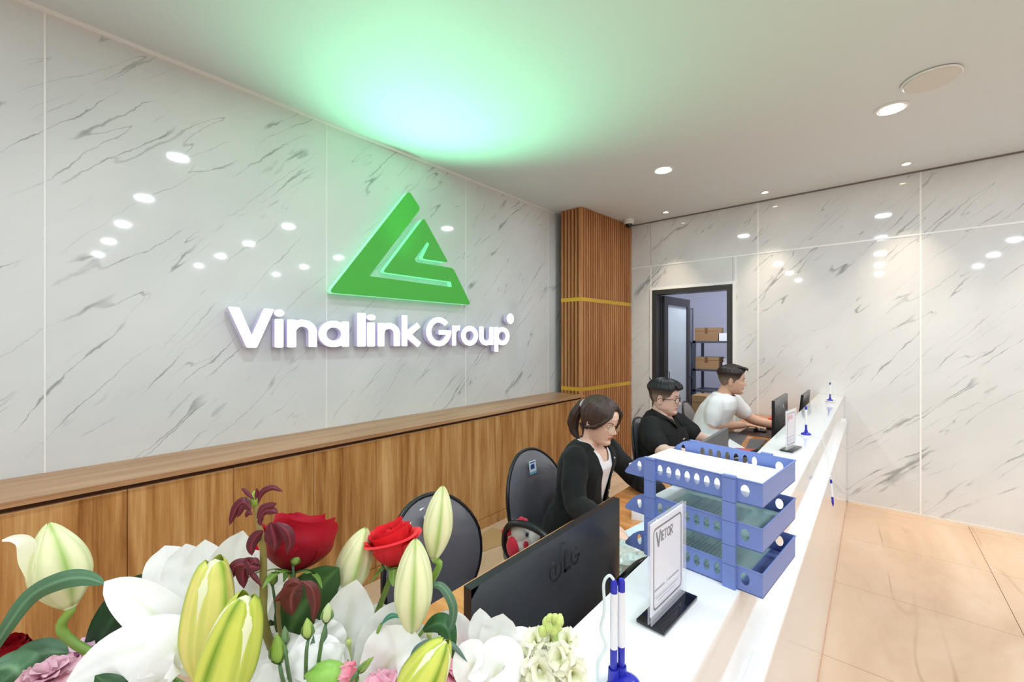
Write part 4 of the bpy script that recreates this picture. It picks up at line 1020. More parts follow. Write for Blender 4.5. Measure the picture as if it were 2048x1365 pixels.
bvh = BVHTree.FromPolygons([v.co[:] for v in jk.data.vertices], [p_.vertices[:] for p_ in jk.data.polygons])
for z, sy in ((.93,1),(.85,1),(.77,1)):
    hit = bvh.ray_cast(Vector((-.6, 1.872+.1*(z-.9), z)), Vector((-1,0,0)))[0]
    if hit is None: continue
    obj('button', MB().ball((hit.x+.006, hit.y, z), (.004,.005,.005), 0, 10), mat('pearl', (225,222,215), .2), jk, 180)
mb = MB(); loft(mb, [((-1.14,1.78,.52),0,.175,.13),((-1.135,1.78,.62),0,.166,.12),((-1.13,1.78,.68),0,.15,.108)]); 
for y, k in ((1.69,-1),(1.87,1)):
    p_, r_ = lg(-1.12, y, k); limb(mb, p_[:-1], [x+.008 for x in r_[:-1]])
cloth('trousers', mb, M_trous, tW, .009, None)
M_browW = mat('brow_brown', (92,66,54), .7); M_browK = mat('brow_black', (34,28,28), .7)
face_bits(tW, Mw, M_browW, M_skin)
HC_ = (62,44,38)
def wline(a):
    b = abs(a); return float(np.interp(b, [0,.35,.7,1.0,1.35,1.7,2.2,PI], [.192,.186,.150,.112,.080,.066,.050,.040]))
hair_shell(tW, Mw, wline, lambda a, u, z: .011+.007*u, HC_, seed=2, strand=.0014, flow=26)
W2 = lambda u, v, d: W(u, v, d)
lockhair('hair_swoop', [Mw @ Vector(q) for q in ((.070,-.012,.214),(.082,-.045,.178),(.066,-.068,.140),(.040,-.078,.108),(.008,-.084,.088),(-.02,-.085,.080))], [.006,.011,.013,.013,.010,.005], HC_, tW, .42)
lockhair('hair_swoop', [Mw @ Vector(q) for q in ((.070,.012,.214),(.082,.045,.178),(.070,.068,.140),(.060,.078,.100),(.050,.078,.060),(.045,.074,.01),(.040,.066,-.035),(.038,.064,-.07))], [.006,.013,.015,.015,.013,.012,.012,.004], HC_, tW, .42)
lockhair('ponytail', [Mw @ Vector((-.098,0,.150)), Mw @ Vector((-.122,0,.160)), W(1152,826,2.075), W(1146,848,2.09), W(1150,868,2.08), W(1159,880,2.06)], [.016,.020,.030,.030,.020,.004], (58,40,34), tW, .7, strands=9)
lockhair('hair_wisp', [Mw @ Vector((-.085,-.02,.06)), W(1168,866,2.04), W(1165,873,2.04), W(1157,872,2.05)], [.010,.010,.006,.002], HC_, tW, .6)
sc = Mw @ Vector((-.112,0,.157)); axs = (Mw.to_3x3() @ Vector((-1,0,.25))).normalized()
fx, fy, _ = frame_of(axs)
obj('scrunchie', MB().tube([sc+(fx*math.cos(a)+fy*math.sin(a))*.021 for a in [2*PI*i/16 for i in range(17)]], .0085, 8, cap=False), mat('scrunchie', (206,198,196), .7, bump=(90,.6,.003)), tW, 180)
spectacles(tW, Mw, mat('gold_wire', (214,190,150), .25, metal=.8), .0235, .0215, .0009, M_lensg, y0=.034, x=.108, z=.104)

# ---- man in the black shirt
M_skin2 = mat('skin_pink', (228,190,172), .5, sss=.06); M_lips2 = mat('lips_man', (200,130,118), .5)
M_shirt = mat('black_shirt', (12,14,16), .8, bump=(300,.2,.001))
Mk = headM((-1.145,3.0,1.083), 4, 5, 0, 1.05)
sec = [((-1.19,3.0,.53),.05,.19,.15),((-1.17,3.0,.62),.05,.185,.16),((-1.155,3.0,.72),.05,.175,.155),((-1.15,3.0,.80),.05,.182,.14),((-1.16,3.0,.87),.05,.185,.125),((-1.175,3.0,.925),.05,.165,.10),((-1.18,3.0,.955),.05,.115,.075),((-1.175,3.0,.98),.05,.075,.066)]
kR = dict(p=[(-1.17,2.835,.90),(-1.12,2.76,.83),(-1.03,2.71,.78),(-.93,2.72,.78),(-.83,2.74,.778)], r=[.062,.056,.047,.043,.028], fw=(.08,.02,-.015), side=(0,1,0), s=1.0, curl=.25)
kL = dict(p=[(-1.15,3.175,.90),(-1.07,3.22,.84),(-.96,3.22,.785),(-.87,3.14,.782),(-.78,3.04,.778)], r=[.062,.056,.047,.042,.027], fw=(.08,-.05,-.015), side=(-.3,-1,0), s=1.0, curl=.25)
lgK = lambda y0, k: ([(-1.16,y0,.585),(-.95,y0+k*.015,.59),(-.74,y0+k*.02,.585),(-.74,y0+k*.02,.32),(-.76,y0+k*.02,.10),(-.66,y0+k*.03,.045)], [.090,.082,.064,.052,.042,.038])
tK, bK = person('k', 'man with glasses in black shirt, seated between the woman and the man in white', Mk, .010, M_skin2, M_lips2, sec, ([(-1.18,3.0,.95),(-1.16,3.0,1.01),(-1.15,3.0,1.06)], [.066,.062,.060]), [kR, kL], [lgK(2.90,-1), lgK(3.10,1)])
def sleeves(mb, arms, R, cut):
    for a in arms:
        P = a['p'][:cut]+([tuple((Vector(a['p'][cut-1])*.4+Vector(a['p'][cut])*.6))] if cut < 3 else [])
        limb(mb, P, R[:len(P)])
mb = MB(); loft(mb, [(c, a, w_+.020, d+.018) for c, a, w_, d in sec[:-1]]+[((-1.175,3.0,.982),.05,.088,.082)])
for A_ in (kR, kL): P_ = [Vector(q) for q in A_['p'][:3]]; limb(mb, [P_[0], P_[1]*.9+P_[0]*.1, P_[1]*.62+P_[2]*.38], [.078,.076,.072])
cN = Vector((-1.15,3.0,.985)); nK = Vector((.45,0,.89)).normalized()
vl = []
for s_ in (-1, 1): vl.append(((-1.0, 3.0, .885), Vector((0, 1, -s_*.42)).normalized()))
kill = lambda p: (p-cN).dot(nK) > 0 or (p.x > -1.10 and p.z > .885 and abs(p.y-3.0) < .42*(p.z-.885))
sh = cloth('black_shirt', mb, M_shirt, tK, .008, [([(cN, nK)]+vl, kill)], wr=.009, wscale=9, wdir=(1,1,.6), solid=.004)
for s_ in (-1, 1):                     # collar leaves
    P = [Vector((-1.215,3.0+s_*.045,1.012)), Vector((-1.165,3.0+s_*.082,1.003)), Vector((-1.09,3.0+s_*.066,.965)), Vector((-1.025,3.0+s_*.028,.90)), Vector((-1.01,3.0+s_*.075,.905)), Vector((-1.07,3.0+s_*.105,.955)), Vector((-1.16,3.0+s_*.112,.975)), Vector((-1.235,3.0+s_*.055,.985))]
    m = MB().add(P, [(0,1,6,7),(1,2,5,6),(2,3,4,5)] if s_ > 0 else [(7,6,1,0),(6,5,2,1),(5,4,3,2)])
    o = obj('collar', m, M_shirt, sh, 180); md = o.modifiers.new('t','SOLIDIFY'); md.thickness = .004; md.offset = 0
obj('chest_print', MB().box((-.985,2.93,.825),(-.983,2.965,.831)), M_paper, sh, 0)
mb = MB(); loft(mb, [((-1.19,3.0,.52),0,.20,.165),((-1.18,3.0,.62),0,.195,.168),((-1.17,3.0,.68),0,.185,.16)])
for y, k in ((2.90,-1),(3.10,1)):
    p_, r_ = lgK(y, k); limb(mb, p_[:-1], [x+.008 for x in r_[:-1]])
cloth('trousers', mb, M_trous, tK, .009, None)
face_bits(tK, Mk, M_browK, M_skin2)
def mline(a):
    b = abs(a); return float(np.interp(b, [0,.5,.8,1.0,1.25,1.42,1.6,1.9,2.4,PI], [.178,.176,.160,.128,.118,.090,.112,.075,.055,.048]))
fadeK = lambda a, z: max(0, min(1, (.168-z)/.05))*(.85 if abs(a) < 2.2 else .25)
def thickM(top, side, quiff):
    def f(a, u, z):
        k = max(0, min(1, (z-.135)/.03)); return side+(top-side)*k+quiff*max(0, math.cos(a))**2*math.exp(-((z-.195)/.02)**2)
    return f
hair_shell(tK, Mk, mline, thickM(.022,.003,.012), (20,19,24), fadeK, seed=5, strand=.002, flow=34)
for i in range(4): lockhair('hair_tuft', [Mk @ Vector(q) for q in ((-.070,-.01+.01*i,.205),(-.092-.004*i,-.012+.008*i,.218),(-.104-.003*i,-.014+.008*i,.222+.006*i))], [.006,.004,.001], (20,19,24), tK, .6, strands=3)
for i in range(9):
    y = -.048+.012*i; lockhair('fringe', [Mk @ Vector(q) for q in ((.050,y,.218),(.084,y*1.05,.208),(.100,y*1.08,.190),(.101,y*1.1-.004,.176-.003*(i%3)))], [.010,.012,.009,.001], (20,19,24), tK, .5, strands=3)
spectacles(tK, Mk, mat('dark_frames', (58,34,34), .3), .0245, .0195, .0021, M_lensg, y0=.033, x=.106, z=.106)

# ---- man in the white T-shirt
M_skin3 = mat('skin_tan', (220,174,148), .5, sss=.06); M_lips3 = mat('lips_tan', (184,110,98), .5)
Mm = headM((-.895,3.825,1.165), 12, 4, 0, 1.0)
fd = D(14)
sec = [((-1.10,3.80,.53),fd,.165,.12),((-1.09,3.80,.62),fd,.165,.13),((-1.07,3.805,.74),fd,.155,.12),((-1.03,3.81,.86),fd,.165,.12),((-.99,3.815,.95),fd,.172,.115),((-.965,3.82,1.01),fd,.15,.09),((-.955,3.82,1.04),fd,.105,.068),((-.945,3.82,1.065),fd,.066,.060)]
mR = dict(p=[(-.965,3.665,.99),(-.985,3.63,.90),(-.985,3.64,.83),(-.90,3.76,.812),(-.815,3.875,.803)], r=[.056,.050,.043,.040,.026], fw=(.065,.065,-.008), side=(-.6,.8,0), s=1.0, curl=.36)
mL = dict(p=[(-.925,3.985,.99),(-.87,4.05,.90),(-.80,4.09,.83),(-.70,4.12,.80),(-.60,4.18,.785)], r=[.056,.050,.043,.038,.026], fw=(.08,.02,-.01), side=(0,-1,0), s=1.0, curl=.3)
lgM = lambda y0, k: ([(-1.08,y0,.58),(-.90,y0+.03,.585),(-.72,y0+.06,.58),(-.72,y0+.06,.32),(-.74,y0+.06,.10),(-.64,y0+.07,.045)], [.080,.074,.060,.050,.040,.038])
tM, bM = person('m', 'man in white T-shirt working with a mouse at the far desk', Mm, .004, M_skin3, M_lips3, sec, ([(-.955,3.82,1.04),(-.925,3.822,1.10),(-.90,3.825,1.15)], [.058,.055,.056]), [mR, mL], [lgM(3.71,-1), lgM(3.89,1)])
M_tee2 = mat('white_tshirt', (240,240,240), .85)
mb = MB(); loft(mb, [(c, a, w_+.028, d+.022) for c, a, w_, d in sec[:-1]]+[((-.948,3.82,1.062),fd,.088,.080)])
for A_, kk in ((mR,.5), (mL,.8)): P_ = [Vector(q) for q in A_['p'][:3]]; limb(mb, [P_[0], P_[1]*.85+P_[0]*.15, P_[1]*kk+P_[2]*(1-kk)], [.066,.063,.061])
cM = Vector((-.93,3.82,1.068)); nM = Vector((.36,.06,.93)).normalized()
cloth('white_tshirt', mb, M_tee2, tM, .008, [([(cM, nM)], lambda p: (p-cM).dot(nM) > 0)], wr=.007, wscale=8, wdir=(1,1,.45), solid=.004)
mb = MB(); loft(mb, [((-1.10,3.80,.52),fd,.18,.135),((-1.09,3.80,.60),fd,.178,.14)])
for y, k in ((3.71,-1),(3.89,1)):
    p_, r_ = lgM(y, k); limb(mb, p_[:-1], [x+.008 for x in r_[:-1]])
cloth('trousers', mb, M_trous, tM, .009, None)
face_bits(tM, Mm, M_browK, M_skin3)
fadeM = lambda a, z: max(0, min(1, (.158-z)/.05))*.72
hair_shell(tM, Mm, mline, thickM(.018,.003,.014), (44,32,30), fadeM, seed=9, strand=.0018, flow=30)
for i in range(9):
    y = -.048+.012*i; lockhair('quiff', [Mm @ Vector(q) for q in ((.030,y,.222),(.070,y*1.05,.222),(.104,y*1.05,.214),(.112,y*1.05,.200))], [.010,.014,.010,.002], (44,32,30), tM, .55, strands=3)
# ------------------------------------------------------------------ bouquet in the foreground
random.seed(11)
M_petal = attr_mat('petal', .5, sss=.0, spec=.3, translucent=.22); M_rosep = attr_mat('rose_petal', .5, spec=.3, translucent=.10); M_leaf = attr_mat('leaf', .38, spec=.45, translucent=.08); M_bud = attr_mat('bud_skin', .42, spec=.4, translucent=.06)
VC = Vector((-.56, .235, 1.03))        # mouth of the flower basket
bk = empty('flower_basket', (VC.x, VC.y, ZD), 'basket standing on the desk below the bouquet, almost wholly hidden', 'basket')
M_wick = mat('wicker', (150,104,62), .7); 
part('bowl', MB().lathe([(.075,0),(.085,.01),(.105,.16),(.118,.27),(.112,.27),(.10,.16),(.078,.015),(0,.015)], n=40), M_wick, bk)
for i in range(12): part('wicker_ring', MB().tube([Vector(((.086+.0028*i)*math.cos(a), (.086+.0028*i)*math.sin(a), .012+.0225*i)) for a in [2*PI*k/36 for k in range(37)]], .006, 6, cap=False), M_wick, bk)
part('floral_foam', MB().lathe([(.10,.20),(.105,.26),(.09,.275),(0,.28)], n=24), mat('floral_foam', (70,110,60), .9), bk)
def px(p): return W(p[0], p[1], p[2] if len(p) > 2 else .48)
def cam_n(p): return (Vector((0,0,EYE))-p).normalized()
def blade(mb, C, ws, hint=None, cup=.25, groove=0, ruffle=0, rf=9, col=None, nu=22, nv=10, ph=0, roll=0):
    P = smoothpts(C, 8); k = len(P)-1
    def pt(i):
        x = i*k; a = min(int(x), k-1); return P[a].lerp(P[a+1], x-a)
    def f(s, t):
        c = pt(s); T = (pt(min(1, s+.03))-pt(max(0, s-.03))).normalized()
        n = Vector(hint) if hint is not None else cam_n(c); n = (n-T*n.dot(T)).normalized(); S_ = T.cross(n)
        if roll: n, S_ = n*math.cos(roll*s)+S_*math.sin(roll*s), S_*math.cos(roll*s)-n*math.sin(roll*s)
        x = t*2-1; w_ = float(np.interp(s*(len(ws)-1), range(len(ws)), ws))
        return c+S_*w_*x+n*(cup*w_*x*x-groove*w_*math.exp(-(x/.16)**2)+ruffle*w_*abs(x)**2*math.sin(rf*s*3+ph+x*2))
    g = col or (lambda s, t: (1,1,1,1))
    return mb.grid(f, nu, nv, 0, lambda s, t: g(s, t*2-1))
def smw(w_, tip=.1, n=12, peak=.45, base=.35):   # half widths along a petal or leaf
    out = []
    for i in range(n+1):
        t = i/n; a = base+(1-base)*math.sin(min(1, t/peak)*PI/2) if t < peak else math.cos((t-peak)/(1-peak)*PI/2)**.62
        out.append(w_*max(a, .02))
    return out
def mixc(a, b, k, n=0): a, b = lin(a), lin(b); return tuple(lerp(x, y, max(0, min(1, k)))*(1+n) for x, y in zip(a[:3], b[:3]))+(1,)
def white_col(s, x): 
    k = math.exp(-(x/.12)**2)*max(0, 1-s*1.25)
    return mixc((254,254,252), (206,222,140), .75*k+.35*max(0, .22-s)/.22, .02*mnoise.noise(Vector((s*6, x*14, 3))))
def green_col(c1=(58,98,58), c2=(104,148,98)):
    return lambda s, x: mixc(c1, c2, math.exp(-(x/.07)**2)*.9+.25*abs(math.sin(x*9)), .12*mnoise.noise(Vector((s*5, x*9, 1))))
def stem_mb(head, r0=.0032, r1=.0042, mid=None, col=(128,160,72)):
    q = VC+Vector(((head.x-VC.x)*.25, (head.y-VC.y)*.25, -.02)); m_ = mid or (head*.55+q*.45+Vector((0,0,-.012)))
    P = smoothpts([head, m_, q], 7); n = len(P)
    return MB().tube(P, [lerp(r0, r1, i/(n-1)) for i in range(n)], 10, cols=[mixc(col, (96,132,66), i/(n-1)) for i in range(n)])
def flower(name, head, label, cat='flower', **kw):
    t = empty(name, head, label, cat); obj('stem', stem_mb(head, **kw), M_leaf, t, 180); return t
def addblade(t, name, C, ws, m, **kw):
    return obj(name, blade(MB(), C, ws, **kw), m, t, 180)
# --- lily buds
def bud(b, tip, hw, label, open_=0, phase=0, stemmid=None, greens=.8, fat=.45, extra=None, sr=.0034, pale=(240,238,190), keel=(132,176,36), blunt=0):
    b, tip = px(b), px(tip); d = (tip-b); L_ = d.length; d.normalize()
    n = cam_n(b); n = (n-d*n.dot(d)).normalized(); s_ = d.cross(n)
    t = empty('lily_bud', b, label, 'flower bud'); mid = px(stemmid) if stemmid else None
    obj('stem', stem_mb(b+d*.002, sr, .0046, mid, (150,184,80)), M_leaf, t, 180)
    R = hw*b.lerp(tip,.5).__sub__(Vector((0,0,EYE))).dot(Vector((-SN,CS,0)))/838
    def rad(u): return R*.93*(.20+.80*math.sin(min(1, u/fat)*PI/2)**.9 if u < fat else .05+blunt*.30+(.95-blunt*.30)*math.cos((u-fat)/(1-fat)*PI/2)**(.72-.2*blunt))
    for k in range(3):                 # three overlapping outer petals, each with its green keel
        a0 = phase+2*PI*k/3
        def f(u, v):
            x = v*2-1; a = a0+x*1.12*(1-.12*u); r = rad(u)*(1+.10*math.exp(-(x/.22)**2)-.05*math.exp(-((abs(x)-.35)/.12)**2)-.035*abs(x)**3)
            if u < .02: r *= u/.02
            r += open_*R*max(0, u-.72)**2*6*math.exp(-(x/.6)**2)
            return b+d*(L_*(u*(1-.05*abs(x)**2*u)))+(n*math.cos(a)+s_*math.sin(a))*r
        def c(u, v):
            x = v*2-1; g_ = (math.exp(-(x/.15)**2)*(.55+.45*math.sin(u*PI))+.35*math.exp(-((abs(x)-.82)/.12)**2))*greens+.55*max(0, (u-.86)/.14)*math.exp(-(x/.6)**2)+.5*max(0, (.10-u)/.10)
            return mixc(pale, keel, g_, .05*mnoise.noise(Vector((u*5, x*5, k*3))))
        obj('petal', MB().grid(f, 30, 16, 0, c), M_bud, t, 180)
    def g(u, v):
        a = v*2*PI; e = math.sqrt(max(0, 1-max(0, (u-.84)/.16)**2)); return b+d*(L_*(1-.02*(1-blunt))*u)+(n*math.cos(a)+s_*math.sin(a))*rad(min(u,.97))*.93*e*(1+.03*math.cos(3*(a-phase-PI)))
    obj('inner_bud', MB().grid(g, 18, 24, 0, lambda u, v: mixc((248,246,214), (200,214,120), .3*u)), M_bud, t, 180)
    return t
t = bud((142,1216,.50), (97,1046,.50), 49, 'fat opening pale lily bud at far left, one petal tip curling away', phase=.15, stemmid=(152,1290,.50), greens=.85, fat=.42, sr=.0052)
addblade(t, 'petal', [px(q) for q in ((82,1180,.485),(60,1120,.48),(50,1086,.478),(28,1078,.475),(4,1082,.47))], [.006,.009,.007,.004,.001], M_petal, col=lambda s, x: mixc((244,242,200), (250,250,240), s))
t.location = t.location
bud((408,1372,.44), (430,1118,.44), 48, 'tall upright yellow-green lily bud left of the dark red leaves', phase=.55, greens=1.0, pale=(238,228,130), blunt=1)
bud((418,1450,.385), (492,1190,.385), 55, 'largest yellow-green lily bud, leaning in front at bottom left', phase=-.5, greens=1.1, pale=(214,220,96), keel=(112,150,30), blunt=.8)
bud((686,1200,.52), (732,1056,.52), 36, 'slim leaning pale lily bud between dark rose and bright rose', phase=.25, greens=.75)
bud((868,1120,.50), (886,972,.50), 31, 'highest pale lily bud, right of the bright red rose', phase=.1, stemmid=(862,1165,.50))
bud((824,1268,.46), (831,1078,.46), 41, 'long pale lily bud just below the bright red rose', phase=0, stemmid=(806,1330,.47), greens=.85)
bud((800,1440,.41), (893,1281,.41), 48, 'yellow-green lily bud at the bottom, in front of pink carnation', phase=.5, greens=1.1, pale=(218,222,100), keel=(112,150,30), blunt=.4)
# --- open lilies
def lily(c, label, petals, back=None):
    c = px(c); t = flower('white_lily', c, label)
    for C, hw, kw in petals:
        P = [px(q) for q in C]; dd = C[-1][2] if len(C[-1]) > 2 else .48
        o = dict(cup=.22, groove=.07, ruffle=.05, col=white_col, ph=random.random()*6); o.update(kw)
        addblade(t, 'petal', P, smw(hw*dd/838, peak=o.pop('peak', .5), base=o.pop('base', .3)), M_petal, **o)
    obj('pistil', MB().tube(smoothpts([c, c+Vector((0,0,.03)), c+Vector((.004,-.004,.055))], 5), [.0018]*9+[.003,.0034], 8, cols=[mixc((190,214,120),(214,226,160),.5)]*11), M_leaf, t, 180)
    return t
lily((405,1300,.50), 'large open white lily at lower left with broad upright petals', [
    (((405,1300,.52),(365,1200,.53),(338,1130,.53),(330,1092,.53)), 46, {}), (((405,1300,.52),(378,1190,.525),(372,1130,.525),(372,1088,.52)), 40, dict(peak=.6)),
    (((405,1300,.51),(408,1190,.515),(408,1130,.515),(410,1080,.51)), 38, dict(peak=.6)), (((410,1290,.51),(440,1180,.51),(468,1110,.51),(486,1062,.51)), 40, dict(peak=.5)),
    (((405,1300,.49),(330,1245,.47),(262,1195,.465),(209,1164,.46)), 42, dict(peak=.35, cup=.3, ruffle=.03)),
    (((420,1330,.47),(345,1290,.445),(240,1310,.435),(128,1372,.43)), 54, dict(peak=.5, cup=-.15, ruffle=.03)), (((420,1345,.46),(370,1300,.44),(330,1310,.43),(285,1370,.43)), 50, dict(cup=-.15, ruffle=.03))])
lily((520,1290,.53), 'open white lily behind the dark red leaves, left of the dark rose', [
    (((530,1290,.53),(500,1200,.55),(480,1130,.55),(470,1085,.55)), 36, {}), (((530,1290,.53),(530,1200,.545),(520,1150,.545),(505,1100,.545)), 44, {}),
    (((530,1300,.52),(575,1230,.53),(600,1200,.53),(612,1175,.53)), 40, dict(cup=.3))])
lily((700,1370,.48), 'open white lily in the middle, below the slim leaning bud', [
    (((700,1390,.48),(692,1290,.485),(700,1220,.485),(713,1160,.48)), 56, dict(peak=.45)), (((690,1390,.47),(640,1320,.46),(618,1290,.455),(600,1270,.455)), 62, dict(ruffle=.10)),
    (((720,1390,.48),(770,1300,.485),(800,1250,.485),(835,1205,.49)), 60, dict(peak=.4)), (((690,1390,.49),(660,1280,.50),(690,1200,.505),(694,1162,.505)), 36, {}),
    (((740,1400,.46),(775,1330,.45),(800,1310,.445),(850,1290,.45)), 60, dict(cup=.3)), (((680,1400,.455),(650,1340,.445),(625,1320,.44),(560,1330,.44)), 46, dict(cup=-.2)),
    (((760,1350,.52),(750,1280,.53),(760,1240,.53),(785,1222,.53)), 36, {})])
lily((560,1400,.47), 'cream white lily low behind the small closed buds', [
    (((580,1420,.47),(560,1350,.475),(545,1310,.475),(600,1272,.475)), 42, {}), (((580,1420,.46),(620,1350,.46),(640,1330,.455),(690,1290,.455)), 44, {}), (((570,1420,.48),(540,1340,.49),(530,1290,.49),(560,1250,.49)), 30, {}), (((580,1430,.45),(540,1390,.44),(520,1370,.44),(500,1365,.44)), 40, {})])
lily((985,1390,.47), 'open white lily at lower right in front of the large monitor', [
    (((980,1390,.47),(968,1300,.475),(962,1250,.475),(960,1217,.47)), 27, dict(peak=.55)), (((980,1390,.465),(985,1300,.47),(1000,1260,.47),(1006,1228,.465)), 36, dict(peak=.7)),
    (((970,1390,.48),(930,1310,.49),(905,1260,.49),(868,1232,.49)), 36, dict(cup=.3)), (((990,1390,.46),(1020,1320,.46),(1045,1290,.455),(1075,1300,.45)), 34, dict(cup=-.3)),
    (((990,1400,.44),(990,1350,.43),(1010,1330,.425),(1030,1380,.42)), 50, dict(cup=-.25)), (((975,1400,.45),(945,1340,.44),(950,1320,.44),(965,1330,.43)), 40, {})])
lily((860,1350,.52), 'small white lily between two curved leaves, left of the large monitor', [
    (((870,1380,.52),(880,1300,.525),(885,1270,.525),(880,1235,.52)), 42, {}), (((860,1380,.52),(835,1320,.525),(825,1290,.525),(848,1250,.525)), 38, {}), (((880,1380,.51),(915,1320,.515),(925,1280,.515),(905,1250,.51)), 32, {})])
lily((250,1400,.46), 'partly cut off white lily at the bottom edge on the left', [
    (((330,1420,.46),(260,1370,.45),(200,1345,.445),(150,1352,.44)), 46, dict(cup=-.2)), (((330,1420,.45),(310,1380,.44),(330,1340,.44),(370,1330,.44)), 46, {})])
# --- roses
def rose(c, axis, R, H, cols, label, flare=.3, sr=.0032, seed=1, ph=0, rows=((3,.30,.98,-.35),(4,.50,1.04,-.10),(5,.72,1.05,.10),(5,.90,1.0,.35),(6,1.0,.88,1.0))):
    c = px(c); rnd = random.Random(seed); t = empty('rose', c, label, 'flower'); ax = Vector(axis).normalized(); x, y, z = frame_of(ax)
    obj('stem', stem_mb(c+z*.002, sr, .0042, None, (120,142,60)), M_leaf, t, 180)
    for L_, (n, rs, hs, fl) in enumerate(rows):
        for k in range(n):
            a0 = ph+2*PI*k/n+L_*.7+rnd.uniform(-.15,.15); span = 2*PI/n*.78; rr = R*rs*(1+rnd.uniform(-.04,.05)); hh = H*hs*(1+rnd.uniform(-.13,.07)); q = rnd.random()*6; ff = fl*flare*(1+rnd.uniform(-.3,.6))
            def f(u, v):
                s_ = v*2-1; e = 1-.16*abs(s_)**3; uu = u*e
                a = a0+s_*span*(.55+.45*math.sin(min(1, uu*1.6)*PI/2))
                r = rr*math.sin(min(1, uu*1.5+.04)*PI/2)**.7*(1-.16*max(0, uu-.5))+R*ff*max(0, uu-.62)**1.6*3.0+R*.03*math.sin(5*s_+q)*uu**2
                hz = hh*uu-R*.42*abs(ff)*max(0, uu-.80)**1.5*8*(1 if fl > .5 else .3)+R*.07*math.sin(4*s_+q)*uu**3
                return c+x*math.cos(a)*r+y*math.sin(a)*r+z*hz
            obj('petal', MB().grid(f, 16, 14, 0, lambda u, v: mixc(cols[0], cols[1], u**2*.75+.25*L_/4, .06*mnoise.noise(Vector((u*4,v*4,q))))), M_rosep, t, 180)
    for k in range(5):
        a = 2*PI*k/5+.3; o = x*math.cos(a)+y*math.sin(a)
        addblade(t, 'sepal', [c-z*.002, c+o*R*.45+z*.003, c+o*R*.95-z*.004, c+o*R*1.25-z*R*.35], [.003,.0065,.005,.0006], M_leaf, hint=-z*.4+o, col=green_col((104,142,62),(150,180,96)))
    return t
rose((584,1144,.50), (-.30,.42,1), .041, .062, ((120,2,24),(190,8,40)), 'large dark red rose behind the dark red leaves', flare=.30, seed=4, rows=((3,.35,.98,-.3),(4,.60,1.0,-.05),(4,.86,1.0,.15),(5,1.0,.90,.75)))
rose((792,1132,.52), (-.18,-.10,1), .026, .050, ((196,20,34),(246,52,62)), 'smaller bright red rose between pale lily buds', flare=.95, seed=9, ph=.6, rows=((2,.34,1.05,-.2),(3,.60,1.06,.15),(3,.85,.98,.45),(3,.95,.86,.85)))
rose((20,1332,.55), (.1,.0,1), .019, .034, ((104,2,12),(140,8,20)), 'small deep red rose at the left edge under the long leaf', flare=.1, seed=2)
rose((500,1150,.56), (-.1,.1,1), .018, .03, ((186,12,44),(214,30,60)), 'small red rose peeping out left of the dark rose', flare=.1, seed=6)
# --- dark red rose shoot
R_c = lambda s, x: mixc((84,22,34), (136,44,60), math.exp(-(x/.08)**2)+.2*abs(math.sin(x*8)), .2*mnoise.noise(Vector((s*6, x*6, 5))))
h = px((510,1012,.46)); t = empty('rose_shoot', h, 'young rose shoot with dark red leaves and tiny green bud', 'plant shoot')
P = smoothpts([px(q) for q in ((510,1012,.46),(517,1050,.46),(526,1090,.46),(527,1180,.465),(534,1270,.47))]+[VC+Vector((0,0,-.02))], 6); n = len(P)
obj('stem', MB().tube(P, [lerp(.0022,.0052,i/(n-1)) for i in range(n)], 10, cols=[mixc((164,140,84),(120,120,56),i/n) for i in range(n)]), M_leaf, t, 180)
bd = px((509,1016,.46)); obj('small_bud', MB().lathe([(0,0),(.0042,.003),(.0052,.008),(.0036,.014),(.0012,.018),(0,.019)], Matrix.Translation(bd), 14), mat('bud_green', (150,172,70), .5), t, 180)
for C, hw in ((((508,1000),(498,990),(490,982),(482,977)),4), (((511,1000),(513,992),(514,985),(513,977)),4), (((516,1008),(524,986),(544,976),(566,984)),6), (((502,1020),(488,1005),(472,1018),(459,1052)),10), (((498,1022),(486,1014),(480,1026),(474,1036)),5),
              (((514,1038),(524,1020),(536,1013),(554,1008)),8), (((516,1040),(530,1024),(544,1022),(556,1026)),8), (((505,1030),(498,1026),(494,1030),(492,1036)),5),
              (((526,1062),(512,1074),(503,1092),(504,1112)),11), (((540,1046),(546,1068),(550,1084),(549,1104)),17), (((552,1046),(572,1062),(580,1084),(574,1110)),11), (((522,1052),(520,1044),(522,1038),(526,1030)),5),
              (((522,1136),(504,1132),(494,1124),(497,1116)),7), (((520,1138),(500,1134),(486,1140),(488,1178)),17), (((500,1134),(484,1130),(468,1136),(464,1160)),12), (((524,1174),(512,1158),(504,1148),(500,1136)),5), (((519,1128),(510,1124),(502,1130),(498,1136)),8)):
    addblade(t, 'leaf', [px((a, b, .45)) for a, b in C], smw(hw*.45/838, peak=.45, base=.15), M_leaf, col=R_c, cup=-.35, groove=-.12)
h = px((604,1164,.45)); t = empty('rose_shoot', h, 'brownish red leaflets hanging before the broad green leaf', 'plant shoot'); obj('stem', stem_mb(h, .0014, .003, px((556,1225,.455)), (150,84,70)), M_leaf, t, 180)
for C, hw in ((((604,1165),(588,1180),(582,1200),(584,1232)),22), (((606,1164),(622,1176),(630,1206),(626,1246)),12), (((604,1166),(585,1178),(566,1190),(548,1204)),10), (((600,1168),(590,1164),(575,1170),(566,1182)),8)):
    addblade(t, 'leaf', [px((a, b, .44)) for a, b in C], smw(hw*.44/838, peak=.5, base=.15), M_leaf, col=lambda s, x: mixc((96,40,36), (132,64,56), math.exp(-(x/.08)**2), .25*mnoise.noise(Vector((s*6, x*6, 5)))), cup=-.3, groove=-.12)
